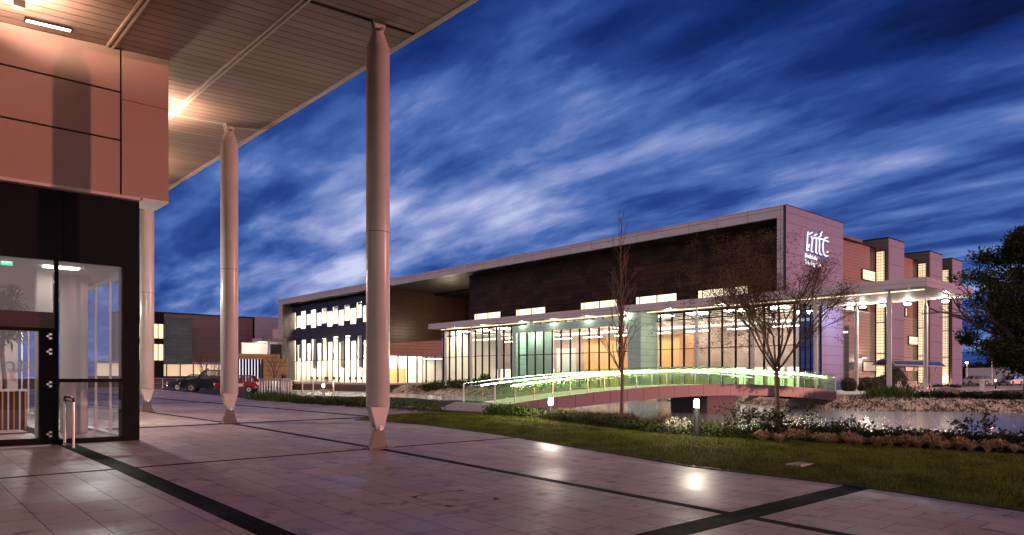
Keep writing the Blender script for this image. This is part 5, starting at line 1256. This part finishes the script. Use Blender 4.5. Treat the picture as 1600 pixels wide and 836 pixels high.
# low white shed far right
wz = 165.0
ws = thing('low_white_shed', (CA * 100 + SA * wz, -SA * 100 + CA * wz, .4), 'long low white lit shed beyond the car park at far right', 'building')
x0, y0, _ = at(1508, 150); x1, y1, _ = at(1612, 135)
d = (Vector((x1, y1)) - Vector((x0, y0))).normalized(); nrm = Vector((d.y, -d.x)) * -1
q = [(x0, y0), (x1, y1), (x1 + 5 * d.y * -1, y1 + 5 * d.x), (x0 - 5 * d.y, y0 + 5 * d.x)]
MB().prism(q, 2, .3, 3.6).build('wall', 'pale_shutter', ws); lamp('yard_light', (x0 * .55 + x1 * .45, y0 * .55 + y1 * .45 - 4, 5.5), 900, (1, .62, .42), .3, parent=ws)
# ================================================================ PLANTS
M['leaf_dark'] = leafmat('dark_leaves', (0.012, 0.018, 0.008), (0.045, 0.055, 0.018), 1.2)
M['leaf_mid'] = leafmat('shrub_leaves', (0.022, 0.028, 0.010), (0.085, 0.095, 0.030), 2.5, 0.6, 0.1)
M['leaf_bright'] = leafmat('iris_leaves', (0.03, 0.06, 0.012), (0.12, 0.17, 0.04), 2.0)
M['leaf_brown'] = leafmat('autumn_leaves', (0.05, 0.032, 0.016), (0.17, 0.11, 0.055), 1.0, 0.6, 0.3)
M['leaf_silver'] = leafmat('silver_leaves', (0.20, 0.20, 0.15), (0.5, 0.5, 0.38), 5)
M['straw'] = leafmat('straw_grass', (0.26, 0.16, 0.08), (0.60, 0.42, 0.24), 4.0, 0.7, 0.3)
M['twig'] = mat('twigs', (0.09, 0.055, 0.035), 0.85, 0, .2, 8)
def leaf(vs, fs, p, size, asp=0.5, d=None):
    d = d or Vector((random.gauss(0, 1), random.gauss(0, 1), random.gauss(0, 1))).normalized(); s = d.orthogonal().normalized()
    s = (Matrix.Rotation(random.uniform(0, pi), 3, d) @ s) * size * asp * 0.5; d = d * size
    b = len(vs); p = Vector(p); vs += [p, p + d * .5 + s, p + d, p + d * .5 - s]; fs.append((b, b + 1, b + 2, b + 3))
def leafcloud(name, pts, n, spread, size, m, parent=None, asp=0.5, zmin=None):
    vs, fs = [], []
    for _ in range(n):
        c = random.choice(pts); p = Vector((random.gauss(0, 1), random.gauss(0, 1), random.gauss(0, 1))); p = p.normalized() * (random.random() ** 0.5)
        p = Vector((c[0] + p.x * spread[0] * c[3], c[1] + p.y * spread[0] * c[3], c[2] + p.z * spread[1] * c[3]))
        if zmin is not None and p.z < zmin(p.x, p.y): p.z = zmin(p.x, p.y) + random.uniform(0, .1)
        leaf(vs, fs, p, size * random.uniform(.6, 1.3), asp)
    return raw(name, vs, fs, m, parent)
def along(pts, t):
    ln = [math.dist(a, b) for a, b in zip(pts[:-1], pts[1:])]; T = t * sum(ln)
    for (a, b), l_ in zip(zip(pts[:-1], pts[1:]), ln):
        if T <= l_: return (a[0] + (b[0] - a[0]) * T / l_, a[1] + (b[1] - a[1]) * T / l_)
        T -= l_
    return pts[-1]
def bank_z(x, y):
    z = G(x, y) - .03; d = pond_d((x, y)) if 20 < x < 70 else 9
    if d < bank_w(x, y): z = min(z, WATER - 0.12 + (z - WATER + 0.12) * max(0, d) / bank_w(x, y))
    return z
# low evergreen planting of the bed, between lawn and pond
def bed_cover(name, path_, depth, n, h, m, lab, size=.07, spiky=False, cat='shrubs'):
    cl = []
    for _ in range(int(n / 90)):
        x, y = along(path_, random.random()); a, b = along(path_, 0), along(path_, 1); d = Vector((b[0] - a[0], b[1] - a[1])).normalized(); o = random.uniform(0.1, depth)
        x += -d.y * o; y += d.x * o; z = G(x, y) - .05; hh = h * random.uniform(.55, 1.15); cl.append((x, y, z + hh * .45, hh))
    if not spiky:
        o = leafcloud(name, cl, n, (0.75, 0.55), size, m, zmin=lambda x, y: bank_z(x, y))
    else:
        vs, fs = [], []
        for _ in range(n):
            c = random.choice(cl); a = random.uniform(0, 2 * pi); r = random.random() ** .5 * .35; x, y = c[0] + r * cos(a), c[1] + r * sin(a); z = bank_z(x, y); hh = c[3] * random.uniform(.6, 1.3)
            d = Vector((random.uniform(-.35, .35), random.uniform(-.35, .35), 1)).normalized() * hh; s = Vector((cos(a), sin(a), 0)) * .012; b = len(vs); p = Vector((x, y, z)); vs += [p - s, p + s, p + d * .6 + s, p + d + Vector((d.x, d.y, 0)) * .3, p + d * .6 - s]; fs.append((b, b + 1, b + 2, b + 3, b + 4))
        o = raw(name, vs, fs, m)
    return tag(o, lab, cat, kind='stuff')
# the bed runs left to right along the far edge of the lawn; offset goes away from the camera
bedp = [gp(775, 654), gp(860, 663), gp(950, 676), gp(1020, 684), gp(1090, 690), gp(1200, 697), gp(1300, 701)]
bedr = [gp(1180, 694), gp(1300, 699), gp(1450, 707), gp(1600, 715), gp(1750, 724)]
def rev(p): return p
bed_cover('low_hedge', bedp, 0.9, 56000, .44, 'leaf_mid', 'dense dark green low planting along the far edge of the lawn')
bed_cover('spiky_planting', [gp(830, 659), gp(950, 674), gp(1075, 687)], 1.6, 8000, .40, 'leaf_mid', 'upright spiky planting behind the low hedge near the bollard lamps', spiky=True)
bed_cover('red_stemmed_planting', [gp(870, 663), gp(960, 674), gp(1060, 685)], 1.3, 1500, .46, M['leaf_brown'], 'reddish upright stems rising through the low hedge', spiky=True)
bed_cover('dark_shrub_belt', bedr, 1.1, 52000, .50, 'leaf_dark', 'dark shrub belt between the straw grasses and the pond', size=.09)
tag(leafcloud('yellow_green_shrubs', [(*gp(x, 654 + (x - 770) * .05), G(*gp(x, 654)) + .22, .35) for x in range(765, 830, 6)], 4200, (1.0, .8), .075, 'leaf_bright'), 'yellow green leafy clump at the near end of the footbridge', 'shrubs', kind='stuff')
# silver plant by the bright bollard
x, y = gp(1062, 685); sp = thing('silver_plant', (x, y, G(x, y)), 'pale silver leaved plant beside the nearer bollard lamp', 'plant')
leafcloud('leaves', [(x + random.uniform(-.25, .25), y + random.uniform(-.25, .25), G(x, y) + .25, .3) for _ in range(6)], 900, (1, 1), .07, 'leaf_silver', sp)
# straw grass tufts
def tuft(x, y, r, m='straw', n=200, name='grass_tuft', lab='', cat='grass tuft', group=None, up=.85):
    g = G(x, y) + .02; vs, fs = [], []
    for _ in range(n):
        a = random.uniform(0, 2 * pi); ln_ = r * random.uniform(.6, 1.2); lean = random.uniform(.15, 1.1); w = .011
        d = Vector((cos(a) * lean, sin(a) * lean, up)).normalized(); s = Vector((-sin(a), cos(a), 0)) * w; p = Vector((cos(a), sin(a), 0)) * r * .15 * random.random()
        m1 = p + d * ln_ * .6; tip = m1 + Vector((cos(a) * lean, sin(a) * lean, -.25)) * ln_ * .42
        b = len(vs); vs += [p - s, p + s, m1 + s, m1 - s, tip]; fs += [(b, b + 1, b + 2, b + 3), (b + 3, b + 2, b + 4)]
    o = raw(name, vs, fs, m); o.location = (x, y, g); return tag(o, lab, cat, group)
tg = 'straw coloured grass tufts in front of the dark shrubs'
protos = [tuft(*gp(1290, 699), .30, lab='arching straw coloured grass tuft in the row at the right of the lawn', group=tg) for _ in range(3)]
used = 0
for i in range(21):
    px = 1195 + i * 21.5 + random.uniform(-5, 5); py = 697.5 + (px - 1200) * .047 + random.uniform(-2, 1.5)
    o = protos[i] if i < 3 else protos[i % 3].copy()
    if i >= 3: COL.objects.link(o)
    x, y = gp(px, py); s = random.uniform(.75, 1.25); o.location = (x, y, G(x, y) + .12); o.rotation_euler.z = random.uniform(0, 6); o.scale = (s, s, s * random.uniform(1.1, 1.5))

# generic branching plant / tree
def grow(mb, p, d, ln, r, lev, tips, spread=.55, up=.12, kids=(2, 3), shrink=.72, seg=3, wob=.12, minr=.003):
    p = Vector(p); q = p; dd = Vector(d).normalized()
    for i in range(seg):
        dd = (dd + Vector((random.gauss(0, wob), random.gauss(0, wob), random.gauss(0, wob) + up)) * .6).normalized(); nq = q + dd * ln / seg
        r1 = r * (1 - .28 * (i + 1) / seg); mb.tube(q, nq, max(minr, r * (1 - .28 * i / seg)), max(minr, r1), 8 if r > .03 else 5, caps=False); 
        if lev <= 2: tips.append((nq.x, nq.y, nq.z, 1.0))
        q = nq
    if lev == 0: return
    for k in range(random.randint(*kids)):
        a = random.uniform(0, 2 * pi); o = dd.orthogonal().normalized(); o = Matrix.Rotation(a, 3, dd) @ o
        nd = (dd + o * spread * random.uniform(.6, 1.3)).normalized(); grow(mb, q if k < 2 else p.lerp(q, random.uniform(.4, .9)), nd, ln * shrink * random.uniform(.8, 1.15), r * .62, lev - 1, tips, spread, up, kids, shrink, seg, wob, minr)
# tall thin bare tree
x, y = gp(971, 672); g = G(x, y); random.seed(21)
bt = thing('bare_tree', (x, y, g), 'tall thin bare tree with upright twigs between the two lawn lamps', 'tree')
mb = MB(); tips = []; Zt = depth(x, y); sc = Zt / F
hb = (672 - 345) * sc
lead = [Vector((x, y, g - .1)), Vector((x + .03, y, g + hb * .3)), Vector((x - .02, y, g + hb * .55)), Vector((x - .05, y, g + hb * .8)), Vector((x - .02, y, g + hb * .98))]
for a, b, r0, r1 in zip(lead[:-1], lead[1:], (.055, .045, .032, .017), (.045, .032, .017, .005)): mb.tube(a, b, r0, r1, 10, caps=False)
tk = mb.build('trunk', 'bark_a', bt)
mb = MB()
for k in range(44):
    f_ = random.uniform(.24, .95); i = min(3, int(f_ * 4)); p = lead[0].lerp(lead[-1], f_); p = Vector((x + random.uniform(-.02, .02), y, g + hb * f_))
    a = random.uniform(0, 2 * pi); ln_ = (1.25 - f_ * .85) * random.uniform(.7, 1.1); d = Vector((cos(a) * .55, sin(a) * .55, 1.0))
    grow(mb, p, d, ln_ * .62, .020 * (1.25 - f_), 2, tips, .38, .14, (2, 2), .72, 3, .07, .0032)
mb.build('branches', 'bark_a', bt)
# leafy tree with wind-blown brown crown
random.seed(5)
x, y = gp(1214, 690); g = G(x, y); lt = thing('leafy_tree', (x, y, g), 'young tree with a forked trunk and wispy brown crown right of the nearer lamp', 'tree')
Zt = depth(x, y); sc = Zt / F; mb = MB(); tips = []
zf_ = EYE + (591 - 575) * sc
mb.tube((x + .03, y, g - .1), (x, y, (g + zf_) / 2), .075, .062, 12, caps=False).tube((x, y, (g + zf_) / 2), (x - .05, y, zf_), .062, .055, 12, caps=False)
for k in range(9):
    a = k * 2 * pi / 9 + random.uniform(-.2, .2); lean = random.uniform(.45, 1.0)
    grow(mb, (x - .05, y, zf_ + random.uniform(-.15, .12)), (cos(a) * lean, sin(a) * lean, 1), 1.15 * random.uniform(.8, 1.2), .030, 3, tips, .5, .08, (2, 3), .72, 3, .10, .0035)
mb.build('trunk', 'bark_b', lt)
mxz = max(t_[2] for t_ in tips)
pts = [(p[0], p[1], p[2], 1) for p in tips if p[2] > zf_ + .3]
right = Vector((CA, -SA, 0))
# crown leans to the left, blown by the wind
top_z = EYE + (591 - 365) * sc
cl = []
for _ in range(240):
    a = random.random(); X = random.gauss(-0.75, .62) * (1 if random.random() < .7 else 1.3); zc = random.uniform(zf_ + .5, top_z); wd = 1.0 - abs((zc - (zf_ + top_z) / 2) / (top_z - zf_)) ** 1.5
    p = Vector((x, y, zc)) + right * X * wd * 1.35 + Vector((SA, CA, 0)) * random.gauss(0, .7) * wd; cl.append((p.x, p.y, p.z, random.uniform(.5, 1.2)))
leafcloud('crown', cl + pts[::2], 27000, (.26, .22), .06, 'leaf_brown', lt, .22)
# big dark tree at the right edge
random.seed(9)
def big_tree(px, Z, ztop, zbot, rad, lab, n=62000, m='leaf_dark', name='dark_tree', lsize=.22, group=None):
    X = (px - 800) / F * Z; x = CA * X + SA * Z; y = -SA * X + CA * Z; g = G(x, y); t = thing(name, (x, y, g), lab, 'tree', group)
    mb = MB(); tips = []; mb.tube((x, y, g - .2), (x, y, g + 2.2), .30, .22, 12, caps=False)
    for k in range(7):
        a = k * 2 * pi / 7; grow(mb, (x, y, g + 1.6 + k * .25), (cos(a) * .8, sin(a) * .8, 1), (ztop - g) * .26, .13, 3, tips, .5, .05, (2, 3), .72, 3, .1, .01)
    mb.build('trunk', 'bark_b', t); cl = []
    for _ in range(150):
        zc = random.uniform(zbot, ztop); f_ = (zc - zbot) / (ztop - zbot); w = rad * (math.sin(pi * min(1, f_ * .9 + .12)) ** .7); a = random.uniform(0, 2 * pi); r = w * random.random() ** .45 * (.72 + .38 * sin(3 * a + zc * 1.7) + .12 * sin(7 * a - zc * 3))
        cl.append((x + r * cos(a), y + r * sin(a), zc, random.uniform(.5, 1.3)))
    leafcloud('crown', cl, n, (.95, .55), lsize, m, t, .4); return t
big_tree(1606, 46, EYE + (591 - 362) / F * 46, 1.9, 4.5, 'big dark leafy tree filling the right edge of the view')
# far dark tree line at right
for i, (px, Z, top, r) in enumerate(((1525, 190, 572, 7), (1560, 185, 560, 8), (1600, 180, 556, 9), (1650, 175, 550, 9), (1500, 200, 578, 6))):
    big_tree(px, Z, EYE + (591 - top) / F * Z, 1.0, r, ('far dark tree on the horizon behind the taller orange lamp', 'far dark tree on the horizon above the white shed', 'far dark tree on the horizon behind the big dark tree', 'far tree beyond the right edge of the view', 'far small dark tree touching the end of the big building')[i], 2600, name='far_tree', lsize=.9)

# three taller shrubs against the water
random.seed(31)
for px, py, h, lab in ((1160, 694, .95, 'open leafy shrub against the water, nearest to the bridge pier'), (1205, 696, .85, 'open leafy shrub beside the forked tree trunk'), (1252, 699, 1.0, 'open leafy shrub against the water right of the forked tree'), (1345, 703, .72, 'dark shrub sprig rising above the straw grasses at the right'), (1560, 713, .85, 'dark bushy shrub at the right end of the belt')):
    x, y = gp(px, py); g = G(x, y); x += .45; y += .5; t = thing('leafy_shrub', (x, y, g), lab, 'shrub'); mb = MB(); tips = []
    for k in range(7):
        a = random.uniform(0, 2 * pi); grow(mb, (x, y, g), (cos(a) * .5, sin(a) * .5, 1), h * .42, .010, 2, tips, .5, .05, (2, 2), .8, 2, .1, .003)
    mb.build('stems', 'twig', t); leafcloud('leaves', tips, 300, (.09, .09), .085, 'leaf_dark', t, .6)

# topiary balls before the end wall
M['topiary'] = leafmat('topiary_leaves', (0.02, 0.022, 0.012), (0.06, 0.06, 0.03), 3)
def ball(v, u, r, lab, group):
    g = G(v, u); t = thing('clipped_bush', (v, u, g), lab, 'bush', group); vs, fs = [], []
    for _ in range(1500):
        d = Vector((random.gauss(0, 1), random.gauss(0, 1), random.gauss(0, 1))).normalized(); p = Vector((v, u, g + r * .85)) + d * r * random.uniform(.86, 1.02)
        if p.z > g: leaf(vs, fs, p, .12, .6)
    raw('leaves', vs, fs, 'topiary', t); MB().lathe([(0, 0), (r * .6, .05), (r * .86, r * .5), (r * .88, r), (r * .6, r * 1.55), (0, r * 1.72)], (v, u, g), 16).build('core', 'soil', t)
for px, r, lab in ((1326, .62, 'clipped round bush before the end wall, first from the left'), (1341, .62, 'clipped round bush before the end wall, second from the left'), (1354, .65, 'clipped round bush before the end wall, third from the left'), (1366, .65, 'clipped round bush before the end wall, fourth from the left'), (1379, .75, 'clipped round bush before the end wall, fifth from the left'), (1397, 1.15, 'largest clipped bush, by the left end of the bicycle shelter')):
    u = 27.0; ball(v_on_u(px, u), u, r, lab, 'clipped bushes before the end wall')
# planting on the far bank
def belt(path_, n, h, m, name, lab, depth=1.2, spiky=False, size=.12):
    cl = []
    for _ in range(160):
        t_ = random.random(); x, y = along(path_, t_); x += random.uniform(0, depth); hh = h * random.uniform(.5, 1.2); cl.append((x, y, bank_z(x, y) + hh * .45, hh))
    if spiky:
        vs, fs = [], []
        for _ in range(n):
            c = random.choice(cl); a = random.uniform(0, 2 * pi); x, y = c[0] + random.gauss(0, .3), c[1] + random.gauss(0, .3); d = Vector((random.uniform(-.45, .45), random.uniform(-.45, .45), 1)).normalized() * c[3] * random.uniform(.7, 1.4); s = Vector((cos(a), sin(a), 0)) * .03; p = Vector((x, y, bank_z(x, y))); b = len(vs); vs += [p - s, p + s, p + d]; fs.append((b, b + 1, b + 2))
        o = raw(name, vs, fs, m)
    else: o = leafcloud(name, cl, n, (.8, .55), size, m, zmin=bank_z)
    return tag(o, lab, 'shrubs', kind='stuff')
belt([(50.6, 20.4), (51.4, 18.4)], 1800, .6, 'leaf_bright', 'iris_clump', 'bright green sword leaved planting by the far end of the bridge', 1.6, True)
belt([(51.0, 20), (53.8, 14.5), (56.5, 10), (60, 5), (66, -4)], 20000, .42, 'leaf_dark', 'far_bank_shrubs', 'dark low shrubs along the far pond bank before the end canopy', 2.4, size=.16)
belt([(57.0, 84), (56.6, 76), (56.2, 66)], 12000, .95, 'leaf_mid', 'hall_front_shrubs', 'green shrubs before the left end of the glazed hall', 1.6, size=.18)
belt([(66, 28.2), (78, 28.2), (96, 28.2)], 9000, .5, 'leaf_dark', 'end_wall_hedge', 'low dark hedge along the foot of the end wall', 0.1, size=.15)
nr = [gp(395, 622), gp(430, 627.5), gp(480, 631.5), gp(560, 637), gp(600, 640.5)]
def belt2(path_, n, h, m, name, lab, spiky=False, size=.10, wid=.9):
    cl = []
    for _ in range(90):
        x, y = along(path_, random.random()); x += random.uniform(-.1, wid); y += random.uniform(0, wid * .6); hh = h * random.uniform(.5, 1.25); cl.append((x, y, G(x, y) + hh * .35, hh))
    if spiky:
        vs, fs = [], []
        for _ in range(n):
            c = random.choice(cl); a = random.uniform(0, 2 * pi); p = Vector((c[0] + random.gauss(0, .25), c[1] + random.gauss(0, .25), G(c[0], c[1]) - .05)); d = Vector((random.uniform(-.5, .5), random.uniform(-.5, .5), 1)).normalized() * c[3] * random.uniform(.7, 1.3); s = Vector((cos(a), sin(a), 0)) * .022; b = len(vs); vs += [p - s, p + s, p + d]; fs.append((b, b + 1, b + 2))
        o = raw(name, vs, fs, m)
    else: o = leafcloud(name, cl, n, (.8, .6), size, m, zmin=lambda x, y: G(x, y) - .05)
    return tag(o, lab, 'shrubs', kind='stuff')
belt2([gp(395, 624), gp(445, 628)], 2600, .48, 'leaf_bright', 'strappy_planting', 'strappy green planting in front of the red car', True)
belt2([gp(455, 629.5), gp(530, 634), gp(600, 638.5)], 7000, .34, 'leaf_mid', 'kerbside_planting', 'leafy low planting between the dark kerb and the pond', size=.12)
for i, (px, py) in enumerate(((622, 641), (658, 643), (678, 644.5))):
    x, y = gp(px, py); t = thing('small_plant', (x, y, G(x, y)), ('first small plant right of the large column, by the pond', 'middle small plant between the large column and the footbridge', 'last small plant before the footbridge end')[i], 'plant')
    leafcloud('leaves', [(x + random.uniform(-.3, .3), y + random.uniform(-.2, .2), G(x, y) + .2, .35) for _ in range(5)], 260, (1, .9), .11, 'leaf_bright', t)
# indoor plants in the hall
for px, v, r, lab in ((1058, 60.0, .95, 'rounded white flowering plant behind the hall glass right of the green box'), (888, 58.0, .6, 'left leafy plant inside the green box'), (913, 58.2, .6, 'right leafy plant inside the green box'), (757, 60.2, .7, 'leafy plant behind the hall glass left of the green box')):
    u = u_on_v(px, v); t = thing('indoor_plant', (v, u, GZ), lab, 'potted plant')
    leafcloud('leaves', [(v, u, GZ + 1.0, r)], 700, (1, 1), .22, 'leaf_silver' if px == 1058 else 'leaf_bright', t); MB().lathe([(0, 0), (.3, 0), (.36, .5), (0, .5)], (v, u, GZ), 14).build('pot', 'plaster', t)
# two bare saplings by the tan wall and warehouse
random.seed(44)
for px, Z, h, lab in ((430, 88, 4.2, 'small bare sapling in front of the tan wall'), (315, 92, 5.0, 'small bare sapling in front of the warehouse, behind the cab'), (335, 94, 4.6, 'second bare sapling in front of the warehouse, beside the middle column')):
    x, y, g = at(px, Z); t = thing('bare_sapling', (x, y, g), lab, 'tree'); mb = MB(); tips = []
    for k in range(3): grow(mb, (x, y, g), (random.gauss(0, .15), random.gauss(0, .15), 1), h * .35, .05, 3, tips, .42, .1, (2, 3), .72, 3, .08, .012)
    mb.build('branches', 'bark_a', t)
x, y, g = at(442, 80); t = thing('spiky_plant', (x, y, g), 'dark spiky plant in front of the tan wall', 'plant'); vs, fs = [], []
for _ in range(60):
    a = random.uniform(0, 2 * pi); e_ = random.uniform(.2, 1.3); d = Vector((cos(a) * cos(e_), sin(a) * cos(e_), sin(e_))) * random.uniform(.6, 1.0); s = Vector((-sin(a), cos(a), 0)) * .04; p = Vector((x, y, g + .9)); b = len(vs); vs += [p - s, p + s, p + d]; fs.append((b, b + 1, b + 2))
raw('leaves', vs, fs, 'leaf_dark', t); MB().tube((x, y, g), (x, y, g + .95), .1).build('stem', 'bark_b', t)
